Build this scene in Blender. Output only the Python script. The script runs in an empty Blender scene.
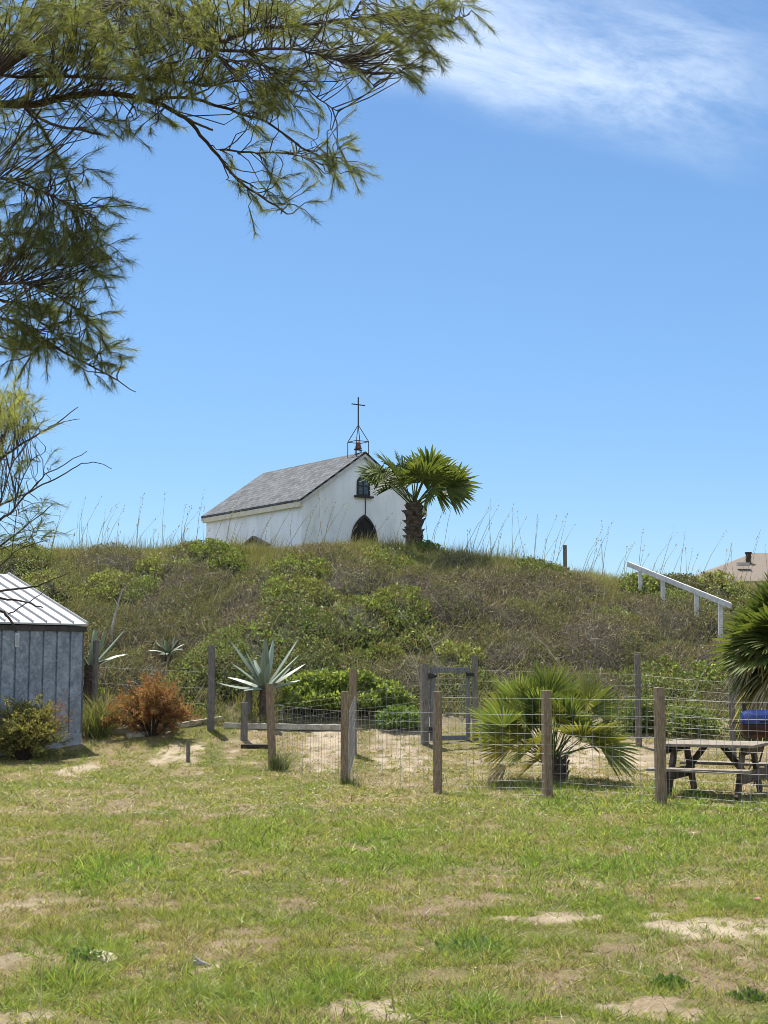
import bpy, math, random
import numpy as np
random.seed(7)
rng = np.random.default_rng(11)
C = bpy.context.scene.collection
SC = bpy.context.scene

# ------------------------------------------------------------------ camera
F = 1479.0
PITCH = math.atan(163 / F)
CAMZ = 1.6
cd = bpy.data.cameras.new('camera'); cam = bpy.data.objects.new('camera', cd); C.objects.link(cam)
cam.location = (0, 0, CAMZ); cam.rotation_euler = (math.pi / 2 + PITCH, 0, 0)
cd.sensor_fit = 'VERTICAL'; cd.sensor_height = 36; cd.sensor_width = 27
cd.lens = F / 1024 * 36; cd.clip_end = 4000; cd.clip_start = 0.05
SC.camera = cam

def ray(px, py):
    u = (px - 384) / F; v = (512 - py) / F
    return np.array([u, math.cos(PITCH) - v * math.sin(PITCH), math.sin(PITCH) + v * math.cos(PITCH)])
def at(px, py, Y):
    d = ray(px, py); return d * (Y / d[1]) + np.array([0, 0, CAMZ])

# ------------------------------------------------------------------ noise
def vnoise(x, y, seed=0):
    xi = np.floor(x).astype(np.int64); yi = np.floor(y).astype(np.int64)
    fx = x - xi; fy = y - yi
    fx = fx * fx * (3 - 2 * fx); fy = fy * fy * (3 - 2 * fy)
    def h(a, b):
        n = (a * 374761393 + b * 668265263 + seed * 1442695041) & 0xffffffff
        n = ((n ^ (n >> 13)) * 1274126177) & 0xffffffff
        return ((n ^ (n >> 16)) & 0xffff) / 65535.0
    return (h(xi, yi) * (1 - fx) + h(xi + 1, yi) * fx) * (1 - fy) + (h(xi, yi + 1) * (1 - fx) + h(xi + 1, yi + 1) * fx) * fy
def fbm(x, y, seed=0, oct=4):
    s = 0; a = .5; t = 0
    for o in range(oct):
        s = s + a * vnoise(x * 2 ** o + 17.3 * o, y * 2 ** o - 9.1 * o, seed + o); t += a; a *= .5
    return s / t
def sstep(a, b, x):
    t = np.clip((x - a) / (b - a), 0, 1); return t * t * (3 - 2 * t)

# ------------------------------------------------------------------ terrain
YB = [-60, 20, 22, 23.5, 25, 26.5, 27.3, 28.5, 29.4, 30.5, 31.7, 33, 35, 36.3, 37.3, 38.3, 41, 46, 60, 120, 700]
ZB = [0, 0, 0, .02, .07, .2, .34, .60, .92, 1.45, 2.05, 2.7, 3.62, 4.08, 4.24, 4.25, 4.2, 3.9, 3.4, 2.6, 2.2]
XC = [-60, -16, -9.4, -6.4, -2, .65, 3.4, 4.7, 6.4, 9, 30, 60]
ZC = [4.0, 4.35, 4.5, 4.58, 4.64, 4.66, 4.24, 3.98, 3.74, 3.65, 3.5, 3.4]
def H0(x, y):
    x = np.asarray(x, float); y = np.asarray(y, float)
    b = (np.interp(y, YB, ZB) + np.interp(y - .5, YB, ZB) + np.interp(y + .5, YB, ZB)) / 3
    cr = np.interp(x, XC, ZC)
    return np.where(b > .6, .6 + (b - .6) * (cr - .6) / 3.65, b)
def H(x, y):
    x = np.asarray(x, float); y = np.asarray(y, float)
    z = H0(x, y)
    k = sstep(27.5, 30, y)
    z = z + k * .22 * (fbm(x * .7, y * .7, 5) - .5)
    lawn = 1 - k
    return z + lawn * (.035 * (fbm(x * 1.1, y * 1.1, 31, 4) - .5) + .02 * (fbm(x * 5, y * 5, 35, 2) - .5))
def ground_at(px, py, y0=3.0):
    d = ray(px, py); t = y0
    while t < 90:
        P = d * t + np.array([0, 0, CAMZ])
        if P[2] <= float(H(P[0], P[1])): break
        t += .02
    return P
def gz(x, y): return float(H(x, y))

# ------------------------------------------------------------------ mesh helpers
def tag(o, label=None, cat=None, group=None, kind=None):
    if label: o['label'] = label
    if cat: o['category'] = cat
    if group: o['group'] = group
    if kind: o['kind'] = kind
    return o
ROOTM = {}
def thing(name, loc, label, cat, rz=0.0, group=None):
    o = bpy.data.objects.new(name, None); C.objects.link(o)
    o.empty_display_size = .2
    o.location = [float(v) for v in loc]; o.rotation_euler = (0, 0, rz)
    tag(o, label, cat, group)
    ROOTM[o.name] = (np.array(loc, float), rz)
    return o
def to_local(root, V):
    l, rz = ROOTM[root.name]
    V = np.asarray(V, float) - l
    c, s = math.cos(-rz), math.sin(-rz)
    R = np.array([[c, -s, 0], [s, c, 0], [0, 0, 1]])
    return V @ R.T
def top_of(o):
    while o.parent: o = o.parent
    return o
def fill_mesh(me, V, faces_flat, sizes, cols=None, smooth=False):
    V = np.ascontiguousarray(V, np.float32)
    n = len(V); me.vertices.add(n); me.vertices.foreach_set('co', V.ravel())
    ff = np.ascontiguousarray(faces_flat, np.int32); sizes = np.asarray(sizes, np.int32)
    me.loops.add(len(ff)); me.loops.foreach_set('vertex_index', ff)
    me.polygons.add(len(sizes))
    st = np.zeros(len(sizes), np.int32); st[1:] = np.cumsum(sizes)[:-1]
    me.polygons.foreach_set('loop_start', st); me.polygons.foreach_set('loop_total', sizes)
    me.polygons.foreach_set('use_smooth', np.full(len(sizes), smooth, bool))
    if cols is not None:
        a = me.color_attributes.new('Col', 'FLOAT_COLOR', 'POINT')
        c = np.ones((n, 4), np.float32); c[:, :3] = cols
        a.data.foreach_set('color', c.ravel())
    me.update(calc_edges=True)
def np_obj(name, V, T, cols, mat, parent=None, smooth=False):
    """V world verts, T triangles (n,3)"""
    if parent is not None: V = to_local(top_of(parent), V)
    me = bpy.data.meshes.new(name)
    T = np.asarray(T)
    fill_mesh(me, V, T.ravel(), np.full(len(T), T.shape[1]), cols, smooth)
    me.materials.append(mat)
    o = bpy.data.objects.new(name, me); C.objects.link(o)
    if parent is not None: o.parent = parent
    return o

class MB:
    def __init__(s): s.v = []; s.f = []
    def add(s, vs, fs):
        n = len(s.v); s.v += [tuple(map(float, v)) for v in vs]; s.f += [tuple(i + n for i in f) for f in fs]; return s
    def box(s, c, size, ax=None, taper=1.0):
        c = np.array(c, float); a = np.eye(3) if ax is None else np.array(ax, float)
        h = np.array(size, float) / 2; vs = []
        for z in (-1, 1):
            k = taper if z == 1 else 1
            for (x, y) in ((-1, -1), (1, -1), (1, 1), (-1, 1)):
                vs.append(c + a[0] * h[0] * x * k + a[1] * h[1] * y * k + a[2] * h[2] * z)
        return s.add(vs, [(3, 2, 1, 0), (4, 5, 6, 7), (0, 1, 5, 4), (1, 2, 6, 5), (2, 3, 7, 6), (3, 0, 4, 7)])
    def bar(s, p, q, w, h, up=(0, 0, 1)):
        p = np.array(p, float); q = np.array(q, float); d = q - p; L = np.linalg.norm(d); d /= L
        up = np.array(up, float); sd = np.cross(d, up); sd /= np.linalg.norm(sd); u = np.cross(sd, d)
        return s.box((p + q) / 2, (L, w, h), (d, sd, u))
    def tube(s, P, R, n=6, cap=True):
        P = [np.array(p, float) for p in P]
        if not hasattr(R, '__len__'): R = [R] * len(P)
        vs = []; ref = None
        for i, p in enumerate(P):
            d = P[min(i + 1, len(P) - 1)] - P[max(i - 1, 0)]; d = d / (np.linalg.norm(d) + 1e-9)
            if ref is None:
                ref = np.cross(d, (0, 0, 1)) if abs(d[2]) < .9 else np.cross(d, (1, 0, 0))
            ref = ref - d * np.dot(ref, d); ref = ref / (np.linalg.norm(ref) + 1e-9); b = np.cross(d, ref)
            for k in range(n):
                a = 2 * math.pi * k / n; vs.append(p + R[i] * (math.cos(a) * ref + math.sin(a) * b))
        fs = []
        for i in range(len(P) - 1):
            for k in range(n):
                fs.append((i * n + k, i * n + (k + 1) % n, (i + 1) * n + (k + 1) % n, (i + 1) * n + k))
        if cap:
            fs.append(tuple(range(n - 1, -1, -1))); fs.append(tuple((len(P) - 1) * n + k for k in range(n)))
        return s.add(vs, fs)
    def prism(s, poly, d):
        """poly: list of world points, d: extrusion vector"""
        n = len(poly); d = np.array(d, float); P = [np.array(p, float) for p in poly]
        fs = [tuple(range(n - 1, -1, -1)), tuple(range(n, 2 * n))]
        for i in range(n): fs.append((i, (i + 1) % n, n + (i + 1) % n, n + i))
        return s.add(P + [p + d for p in P], fs)
    def build(s, name, mat, parent=None, smooth=False, bevel=0):
        V = np.array(s.v)
        if parent is not None: V = to_local(top_of(parent), V)
        me = bpy.data.meshes.new(name); me.from_pydata([tuple(v) for v in V], [], s.f)
        import bmesh
        bm = bmesh.new(); bm.from_mesh(me); bmesh.ops.recalc_face_normals(bm, faces=bm.faces); bm.to_mesh(me); bm.free()
        if smooth:
            for p in me.polygons: p.use_smooth = True
        me.materials.append(mat)
        o = bpy.data.objects.new(name, me); C.objects.link(o)
        if parent is not None: o.parent = parent
        if bevel:
            m = o.modifiers.new('bevel', 'BEVEL'); m.width = bevel; m.segments = 2; m.limit_method = 'ANGLE'
        return o

def norm(v): return v / (np.linalg.norm(v, axis=-1, keepdims=True) + 1e-9)
def blades(p, d, s, L, w, b):
    """thin bent blades: returns V (n*5,3), T (n*3,3)"""
    n = len(p); L = np.asarray(L)[:, None]; w = np.asarray(w)[:, None]
    m = p + d * L * .55 + b * L * .3
    V = np.stack([p - s * w / 2, p + s * w / 2, m - s * w * .42, m + s * w * .42, p + d * L + b * L], 1).reshape(-1, 3)
    o = (np.arange(n) * 5)[:, None, None]
    T = (np.array([[0, 1, 3], [0, 3, 2], [2, 3, 4]])[None] + o).reshape(-1, 3)
    return V, T
def leaves(p, a, b, la, lb):
    """diamond leaves, slightly folded"""
    n = len(p); la = np.asarray(la)[:, None]; lb = np.asarray(lb)[:, None]
    nn = np.cross(a, b)
    V = np.stack([p, p + a * la * .5 + b * lb * .5 + nn * lb * .15, p + a * la, p + a * la * .5 - b * lb * .5 + nn * lb * .15], 1).reshape(-1, 3)
    o = (np.arange(n) * 4)[:, None, None]
    T = (np.array([[0, 1, 2], [0, 2, 3]])[None] + o).reshape(-1, 3)
    return V, T
def rdir(n, up=0.0):
    d = rng.normal(size=(n, 3)); d = norm(d); d[:, 2] += up; return norm(d)
def perp(d):
    r = rng.normal(size=d.shape); return norm(np.cross(d, r))
def pick(cols, n, jit=.12):
    cols = np.array(cols); c = cols[rng.integers(0, len(cols), n)]
    return np.clip(c * (1 + jit * rng.normal(size=(n, 1))) , .004, .9)
def cat_meshes(parts):
    Vs, Ts, Cs = [], [], []; o = 0
    for V, T, c in parts:
        k = len(V) // len(c)
        Vs.append(V); Ts.append(T + o); Cs.append(np.repeat(c, k, 0)); o += len(V)
    return np.concatenate(Vs), np.concatenate(Ts), np.concatenate(Cs)

# ------------------------------------------------------------------ materials
def new_mat(name):
    m = bpy.data.materials.new(name); m.use_nodes = True
    nt = m.node_tree; nt.nodes.clear()
    out = nt.nodes.new('ShaderNodeOutputMaterial')
    return m, nt, out
def N(nt, typ, **kw):
    n = nt.nodes.new(typ)
    for k, v in kw.items():
        if k in n.inputs.keys(): n.inputs[k].default_value = v
        else: setattr(n, k, v)
    return n
def leaf_mat(name, transl=.35, rough=.55, spec=.3, tint=(1, 1, 1)):
    m, nt, out = new_mat(name)
    a = N(nt, 'ShaderNodeAttribute', attribute_name='Col')
    p = N(nt, 'ShaderNodeBsdfPrincipled'); p.inputs['Roughness'].default_value = rough
    p.inputs['Specular IOR Level'].default_value = spec
    t = N(nt, 'ShaderNodeBsdfTranslucent')
    mul = N(nt, 'ShaderNodeMix', data_type='RGBA', blend_type='MULTIPLY'); mul.inputs[0].default_value = 1
    mul.inputs[7].default_value = (1.5 * tint[0], 1.45 * tint[1], .7 * tint[2], 1)
    mx = N(nt, 'ShaderNodeMixShader'); mx.inputs[0].default_value = transl
    nt.links.new(a.outputs['Color'], p.inputs['Base Color']); nt.links.new(a.outputs['Color'], mul.inputs[6])
    nt.links.new(mul.outputs[2], t.inputs['Color'])
    nt.links.new(p.outputs[0], mx.inputs[1]); nt.links.new(t.outputs[0], mx.inputs[2]); nt.links.new(mx.outputs[0], out.inputs['Surface'])
    return m
def noise_mat(name, c1, c2, scale=8, rough=.85, stretch=(1, 1, 1), bump=.3, metallic=0, c3=None, detail=6, spec=.3, lo=.35, hi=.65):
    m, nt, out = new_mat(name)
    tc = N(nt, 'ShaderNodeTexCoord'); mp = N(nt, 'ShaderNodeMapping'); mp.inputs['Scale'].default_value = stretch
    nz = N(nt, 'ShaderNodeTexNoise'); nz.inputs['Scale'].default_value = scale; nz.inputs['Detail'].default_value = detail; nz.inputs['Roughness'].default_value = .65
    cr = N(nt, 'ShaderNodeValToRGB'); e = cr.color_ramp.elements
    e[0].position = lo; e[0].color = (*c1, 1); e[1].position = hi; e[1].color = (*c2, 1)
    if c3: k = cr.color_ramp.elements.new(min(hi + .1, .98)); k.color = (*c3, 1)
    p = N(nt, 'ShaderNodeBsdfPrincipled'); p.inputs['Roughness'].default_value = rough; p.inputs['Metallic'].default_value = metallic
    p.inputs['Specular IOR Level'].default_value = spec
    nt.links.new(tc.outputs['Object'], mp.inputs[0]); nt.links.new(mp.outputs[0], nz.inputs['Vector'])
    nt.links.new(nz.outputs['Fac'], cr.inputs[0]); nt.links.new(cr.outputs[0], p.inputs['Base Color'])
    if bump:
        b = N(nt, 'ShaderNodeBump'); b.inputs['Strength'].default_value = bump; b.inputs['Distance'].default_value = .02
        nt.links.new(nz.outputs['Fac'], b.inputs['Height']); nt.links.new(b.outputs[0], p.inputs['Normal'])
    nt.links.new(p.outputs[0], out.inputs['Surface'])
    return m

M = {}
M['leaf'] = leaf_mat('leaf', .45)
M['grass'] = leaf_mat('grass', .3, .6, .2)
M['needle'] = leaf_mat('needle', .5, .6, .2)
M['palm'] = leaf_mat('palm_leaf', .3, .55, .25)
M['agave'] = leaf_mat('agave_leaf', .05, .5, .4, (.8, .9, 1.2))
M['scrub'] = leaf_mat('scrub', .2, .8, .1)
M['bark'] = noise_mat('bark', (.035, .026, .02), (.10, .075, .055), 14, .9, (1, 1, .3), .6)
M['twig'] = noise_mat('twig', (.035, .025, .02), (.08, .06, .045), 20, .9)
M['post'] = noise_mat('post_wood', (.135, .095, .06), (.30, .22, .145), 12, .9, (6, 6, .8), .5, c3=(.36, .28, .20))
M['oldpost'] = noise_mat('old_post_wood', (.09, .08, .07), (.22, .195, .17), 12, .9, (6, 6, .8), .5)
M['timber'] = noise_mat('timber_wood', (.26, .23, .18), (.48, .44, .36), 8, .9, (1, 1, 1), .5)
M['table'] = noise_mat('shaded_table_wood', (.04, .03, .022), (.13, .10, .075), 10, .85, (1, 1, 1), .5, c3=(.19, .16, .125))  # table wood darkened, shade of legs and underside put into the colour
M['tabletop'] = noise_mat('sunlit_table_wood', (.13, .105, .08), (.27, .23, .18), 10, .85, (1, 1, 1), .5, c3=(.34, .30, .24))  # same wood made paler, sunlight on top and benches put into the colour
M['whitewood'] = noise_mat('white_wood', (.40, .40, .39), (.58, .58, .57), 9, .7, (1, 1, 1), .2)
M['gatewood'] = noise_mat('gate_wood', (.08, .085, .09), (.19, .195, .20), 9, .85, (5, 5, .8), .3)
M['wire'] = noise_mat('wire', (.22, .22, .215), (.36, .36, .35), 5, .55, (1, 1, 1), 0, .3)
M['black'] = noise_mat('black_iron', (.012, .012, .014), (.03, .028, .026), 12, .5, (1, 1, 1), .1)
M['frond_stem'] = noise_mat('frond_stem', (.10, .12, .04), (.17, .19, .07), 8, .6)

# ------------------------------------------------------------------ world and sun
SUNV = np.array([-.45, .89, 0]); SUNV /= np.linalg.norm(SUNV); EL = math.radians(66)
w = bpy.data.worlds.new('World'); SC.world = w; w.use_nodes = True
nt = w.node_tree; nt.nodes.clear()
wo = N(nt, 'ShaderNodeOutputWorld'); bg = N(nt, 'ShaderNodeBackground'); bg.inputs['Strength'].default_value = .0715
sky = N(nt, 'ShaderNodeTexSky', sky_type='NISHITA'); sky.sun_disc = False
sky.sun_elevation = EL; sky.sun_rotation = math.atan2(SUNV[0], SUNV[1])
sky.altitude = 0; sky.air_density = 1.0; sky.dust_density = .25; sky.ozone_density = 2.2
hsv = N(nt, 'ShaderNodeHueSaturation'); hsv.inputs['Saturation'].default_value = 1.12; hsv.inputs['Value'].default_value = 1.0
nt.links.new(sky.outputs[0], hsv.inputs['Color'])
SKYTINT = True
# thin cirrus: noise over the direction, kept to one part of the sky
tc = N(nt, 'ShaderNodeTexCoord')
def vmath(op, a, b=None):
    n = N(nt, 'ShaderNodeVectorMath', operation=op); nt.links.new(a, n.inputs[0])
    if b is not None: n.inputs[1].default_value = b
    return n
def math_(op, a, b=None, clamp=False):
    n = N(nt, 'ShaderNodeMath', operation=op); n.use_clamp = clamp
    if hasattr(a, 'links'): nt.links.new(a, n.inputs[0])
    else: n.inputs[0].default_value = a
    if b is not None:
        if hasattr(b, 'links'): nt.links.new(b, n.inputs[1])
        else: n.inputs[1].default_value = b
    return n.outputs[0]
def mrange(a, f0, f1, t0=0, t1=1):
    n = N(nt, 'ShaderNodeMapRange', interpolation_type='SMOOTHSTEP'); nt.links.new(a, n.inputs[0])
    for i, v in enumerate((f0, f1, t0, t1)): n.inputs[i + 1].default_value = v
    return n.outputs[0]
c0 = norm(ray(600, 70)); e0 = norm(ray(740, 165) - ray(400, 95)); n0 = norm(np.cross(c0, e0)); 
if n0[2] < 0: n0 = -n0
G = tc.outputs['Generated']
along = vmath('DOT_PRODUCT', G, tuple(e0)).outputs['Value']; along = math_('SUBTRACT', along, float(np.dot(c0, e0)))
across = vmath('DOT_PRODUCT', G, tuple(n0)).outputs['Value']; across = math_('SUBTRACT', across, float(np.dot(c0, n0)))
comb = N(nt, 'ShaderNodeCombineXYZ'); nt.links.new(along, comb.inputs[0]); nt.links.new(across, comb.inputs[1])
def wnoise(scale, sx, sy, off, det=8, rough=.6, dist=0.):
    mp = N(nt, 'ShaderNodeMapping'); mp.inputs['Scale'].default_value = (sx, sy, 1); mp.inputs['Location'].default_value = off
    mp.inputs['Rotation'].default_value = (0, 0, .35)
    nz = N(nt, 'ShaderNodeTexNoise'); nz.inputs['Scale'].default_value = scale; nz.inputs['Detail'].default_value = det; nz.inputs['Roughness'].default_value = rough
    nz.inputs['Distortion'].default_value = dist
    nt.links.new(comb.outputs[0], mp.inputs[0]); nt.links.new(mp.outputs[0], nz.inputs['Vector']); return nz.outputs['Fac']
n1 = wnoise(11, .8, 2.4, (3.1, 1.7, 0), 12, .66, .25); n2 = wnoise(5, 1, 1.6, (7.7, 2.2, 0), 4, .55)
m_al = math_('MULTIPLY', mrange(along, -.29, -.13), mrange(along, .15, .04, .0, 1))
wob = math_('MULTIPLY', math_('SUBTRACT', n2, .5), .05)
acr = math_('ADD', across, wob)
m_ac = math_('MULTIPLY', mrange(acr, -.054, -.008), mrange(acr, .085, .0))
dens = math_('MULTIPLY', mrange(n1, .30, .74, .10, 1), math_('MULTIPLY', m_al, m_ac))
dens = math_('MULTIPLY', dens, .74)
# unseen bright cloud added overhead and behind the camera as fill for shaded sides
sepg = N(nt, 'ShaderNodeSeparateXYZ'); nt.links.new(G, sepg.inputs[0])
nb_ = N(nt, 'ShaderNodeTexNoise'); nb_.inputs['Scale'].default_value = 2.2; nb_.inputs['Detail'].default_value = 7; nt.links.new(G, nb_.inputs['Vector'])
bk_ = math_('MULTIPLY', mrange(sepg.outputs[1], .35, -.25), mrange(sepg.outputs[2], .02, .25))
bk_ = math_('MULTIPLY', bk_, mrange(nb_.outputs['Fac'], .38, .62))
tintf = N(nt, 'ShaderNodeMix', data_type='RGBA'); nt.links.new(mrange(sepg.outputs[2], .06, .32), tintf.inputs[0])
tintf.inputs[6].default_value = (.72, .86, 1.04, 1); tintf.inputs[7].default_value = (.90, 1.0, 1.06, 1)
tm = N(nt, 'ShaderNodeMix', data_type='RGBA', blend_type='MULTIPLY'); tm.inputs[0].default_value = 1
nt.links.new(hsv.outputs[0], tm.inputs[6]); nt.links.new(tintf.outputs[2], tm.inputs[7])
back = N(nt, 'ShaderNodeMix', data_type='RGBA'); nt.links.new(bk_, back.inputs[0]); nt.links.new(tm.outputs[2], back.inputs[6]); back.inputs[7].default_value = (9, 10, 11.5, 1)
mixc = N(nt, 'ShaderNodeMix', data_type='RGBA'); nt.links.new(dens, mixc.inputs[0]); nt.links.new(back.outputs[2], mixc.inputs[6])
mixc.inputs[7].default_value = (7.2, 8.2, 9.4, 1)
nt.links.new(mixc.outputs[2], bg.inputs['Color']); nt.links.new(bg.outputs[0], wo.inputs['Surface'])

sl = bpy.data.lights.new('sun', 'SUN'); sl.energy = 5.0; sl.angle = math.radians(.53); sl.color = (1, .955, .88)
so = bpy.data.objects.new('sun', sl); C.objects.link(so)
from mathutils import Vector
sd = Vector((SUNV[0] * math.cos(EL), SUNV[1] * math.cos(EL), math.sin(EL)))
so.rotation_euler = sd.to_track_quat('Z', 'Y').to_euler(); so.location = (-10, 20, 40)
SC.view_settings.view_transform = 'Standard'; SC.view_settings.look = 'None'; SC.view_settings.gamma = 1; SC.view_settings.exposure = 0.93
SC.view_settings.use_curve_mapping = False
SC.cycles.filter_width = .9
SC.cycles.max_bounces = 6; SC.cycles.diffuse_bounces = 3; SC.cycles.transmission_bounces = 4; SC.cycles.transparent_max_bounces = 4

# ------------------------------------------------------------------ lawn fields
fp_px = [(274, 24.5), (345, 22.1), (437, 20.4), (545, 19.7), (657, 18.5)]
FP = np.array([[(px - 384) / F * Y, Y] for px, Y in fp_px] + [[5.0, 17.3]])
def fence_y(x):
    return np.interp(x, FP[:, 0], FP[:, 1])
bare = [(565, 917, .32, .07), (640, 914, .26, .06), (715, 928, .5, .13), (765, 934, .45, .17), (105, 958, .15, .05), (655, 1012, .3, .09), (372, 1010, .3, .08), (218, 970, .16, .05), (165, 756, .3, .12), (80, 770, .35, .12), (190, 756, .3, .12),
        (20, 1018, .3, .07), (520, 920, .2, .05), (330, 742, .6, .3), (400, 742, .7, .35), (560, 748, .9, .3), (640, 760, .5, .3)]
soilp = [(430, 918, .5, .14), (300, 906, .4, .08), (620, 960, .5, .12), (250, 905, .3, .06), (400, 950, .35, .1), (560, 985, .4, .1), (30, 955, .25, .1), (350, 1018, .5, .08), (690, 950, .3, .1), (480, 1000, .3, .07), (160, 975, .3, .06), (130, 870, .3, .06), (740, 985, .3, .1), (230, 828, .9, .25), (100, 800, .7, .25), (480, 870, .6, .15)]
bare = [(ground_at(a, b), c, d) for a, b, c, d in bare]
lush = [(60, 945, .22, .12), (110, 955, .2, .1), (200, 990, .45, .12), (280, 1000, .4, .12), (60, 990, .35, .14), (470, 950, .3, .12), (620, 908, .3, .12), (600, 800, 1.0, .35), (700, 812, 1.2, .5), (120, 870, .6, .3), (330, 990, .3, .12), (470, 1010, .35, .1),
        (250, 842, 1.2, .4), (720, 905, .25, .08), (360, 850, 1, .3), (140, 1005, .3, .1), (590, 850, 1.0, .4)]
soilp = [(ground_at(a, b), c, d) for a, b, c, d in soilp]
lush = [(ground_at(a, b), c, d) for a, b, c, d in lush]
def fields(x, y):
    """green amount 0-1, bare sand 0-1, dryness 0-1"""
    wx = x + .25 * (fbm(x * 2.3, y * 2.3, 71, 3) - .5); wy = y + .25 * (fbm(x * 2.3, y * 2.3, 77, 3) - .5)
    b = np.zeros_like(x)
    for P, rx, ry in bare:
        q = ((wx - P[0]) / rx) ** 2 + ((wy - P[1]) / (ry * P[1] / 2.0)) ** 2
        b = np.maximum(b, 1 - sstep(.2, 1.5, q))
    l = np.zeros_like(x)
    for P, rx, ry in lush:
        q = ((wx - P[0]) / rx) ** 2 + ((wy - P[1]) / (ry * P[1] / 2.0)) ** 2
        l = np.maximum(l, 1 - sstep(.0, 1.6, q))
    n = fbm(x * .9, y * .55, 3, 5)
    l = l * sstep(.36, .58, fbm(x * 3.1, y * 2.0, 29, 4)) * .9
    n2 = fbm(x * 4.5, y * 2.8, 13, 4)
    n3 = fbm(x * 1.9, y * 1.3, 23, 4)
    n4 = fbm(x * 11, y * 7, 19, 4)
    b = np.clip(np.maximum(sstep(.66, .84, b * .46 + .26 * n2 + .44 * n4), .5 * sstep(.66, .74, .5 * n3 + .5 * n2)), 0, 1)
    sl_ = np.zeros_like(x)
    for P, rx, ry in soilp:
        q = ((wx - P[0]) / rx) ** 2 + ((wy - P[1]) / (ry * P[1] / 2.0)) ** 2
        sl_ = np.maximum(sl_, 1 - sstep(.1, 1.6, q))
    sl_ = np.clip(sl_ * sstep(.36, .58, n2 * .4 + n4 * .6) + .8 * sstep(.55, .66, .55 * n3 + .45 * n4), 0, 1) * (1 - .7 * l)
    fields.sl = sl_
    ins = sstep(.1, .9, y - fence_y(x)) * sstep(-2.6, -1.6, x)      # inside the wire fence
    far = sstep(23, 26.5, y) * (1 - ins)
    b = np.clip(b + ins * .28 * sstep(.46, .66, n3 * .5 + n4 * .5) + far * .3 * sstep(.56, .68, n2), 0, 1)
    dry = np.clip(sstep(.48, .66, n) * .5 + sstep(.48, .64, n3) * .5 + ins * .6 + far * .15 + .9 * sl_, 0, 1)
    dry = np.clip(dry * (1 - .85 * l) , 0, 1)
    b = b * (1 - .8 * l)
    return l, b, dry

# ------------------------------------------------------------------ dune plant mounds
VX0, VX1, VY0, VY1, VS = -16, 14, 27.0, 43.0, .08
vx = np.arange(VX0, VX1, VS); vy = np.arange(VY0, VY1, VS)
GX, GY = np.meshgrid(vx, vy, indexing='ij')
EDGE = sstep(28.6, 30.0, GY); HV = np.zeros_like(GX); VT = np.full(GX.shape, -1, int); VC = np.zeros(GX.shape + (3,))
hand = [  # px, py, radius px, kind  (0 bright leafy, 1 olive grass, 2 brown twigs, 3 dull green)
    (350, 612, 50, 0), (410, 640, 40, 0), (300, 640, 34, 3), (330, 660, 40, 3), (200, 563, 42, 0), (290, 580, 40, 0), (240, 590, 30, 3), (150, 632, 26, 3), (90, 600, 34, 1), (60, 575, 40, 1),
    (180, 615, 60, 2), (230, 630, 40, 2), (110, 640, 30, 2), (130, 670, 40, 2), (200, 690, 40, 3), (440, 610, 50, 2), (500, 590, 50, 2), (470, 640, 40, 2), (570, 600, 40, 2), (620, 620, 40, 2), (560, 640, 40, 2), (660, 650, 40, 2),
    (420, 660, 30, 0), (440, 665, 26, 0), (520, 560, 30, 3), (565, 572, 24, 0), (600, 590, 30, 1), (650, 590, 30, 1), (680, 580, 30, 1), (400, 560, 40, 1), (460, 560, 50, 1), (350, 560, 40, 2), (310, 560, 30, 2),
    (640, 690, 40, 3), (690, 690, 36, 0), (700, 640, 30, 2), (360, 590, 40, 2), (400, 610, 22, 0), (130, 560, 40, 1), (260, 560, 40, 1), (680, 610, 26, 3), (700, 620, 20, 1)]
hk = []
for a, b, r, k in hand:
    P = ground_at(a, b); hk.append((P[0], P[1], r * P[1] / F, k))
PAL = {0: [(.23, .285, .072), (.19, .25, .062), (.27, .305, .095)],
       1: [(.19, .19, .07), (.16, .175, .062), (.21, .195, .09)],
       2: [(.145, .122, .088), (.125, .115, .08), (.165, .14, .098), (.135, .145, .075)],
       3: [(.155, .20, .062), (.18, .215, .07), (.14, .16, .068)]}
nm = 2000
for i in range(nm):
    cx = rng.uniform(VX0, VX1); cy = rng.uniform(27.8, 43)
    best = None
    for (hx, hy, hr, k) in hk:
        q = math.hypot(cx - hx, (cy - hy) * .6) / hr
        if q < 1.0 and (best is None or q < best[0]): best = (q, k)
    if best and rng.random() < .85: k = best[1]
    else:
        u = float(fbm(np.array(cx * .6), np.array(cy * .5), 91, 3)); u += rng.normal() * .05
        k = 0 if u < .38 else 3 if u < .50 else 1 if u < .58 else 2
        if cy > 36 and rng.random() < .6: k = 1
    r = rng.uniform(.15, .42) if rng.random() < .55 else rng.uniform(.4, .95)
    r = r * (1.1 if k == 2 else 1); h = r * rng.uniform(.35, .85) * (.6 if k == 1 else .8 if k == 2 else .95)
    if cy > 36: h *= .5
    col = np.array(PAL[k][rng.integers(len(PAL[k]))]) * rng.uniform(.8, 1.2)
    i0 = max(int((cx - r - VX0) / VS), 0); i1 = min(int((cx + r - VX0) / VS) + 2, GX.shape[0])
    j0 = max(int((cy - r - VY0) / VS), 0); j1 = min(int((cy + r - VY0) / VS) + 2, GX.shape[1])
    if i1 <= i0 or j1 <= j0: continue
    q = ((GX[i0:i1, j0:j1] - cx) ** 2 + (GY[i0:i1, j0:j1] - cy) ** 2) / r ** 2
    hh = h * np.sqrt(np.clip(1 - q, 0, 1)) ** .9
    up = hh > HV[i0:i1, j0:j1]
    HV[i0:i1, j0:j1][up] = hh[up]; VT[i0:i1, j0:j1][up] = k; VC[i0:i1, j0:j1][up] = col
HV *= EDGE
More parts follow.
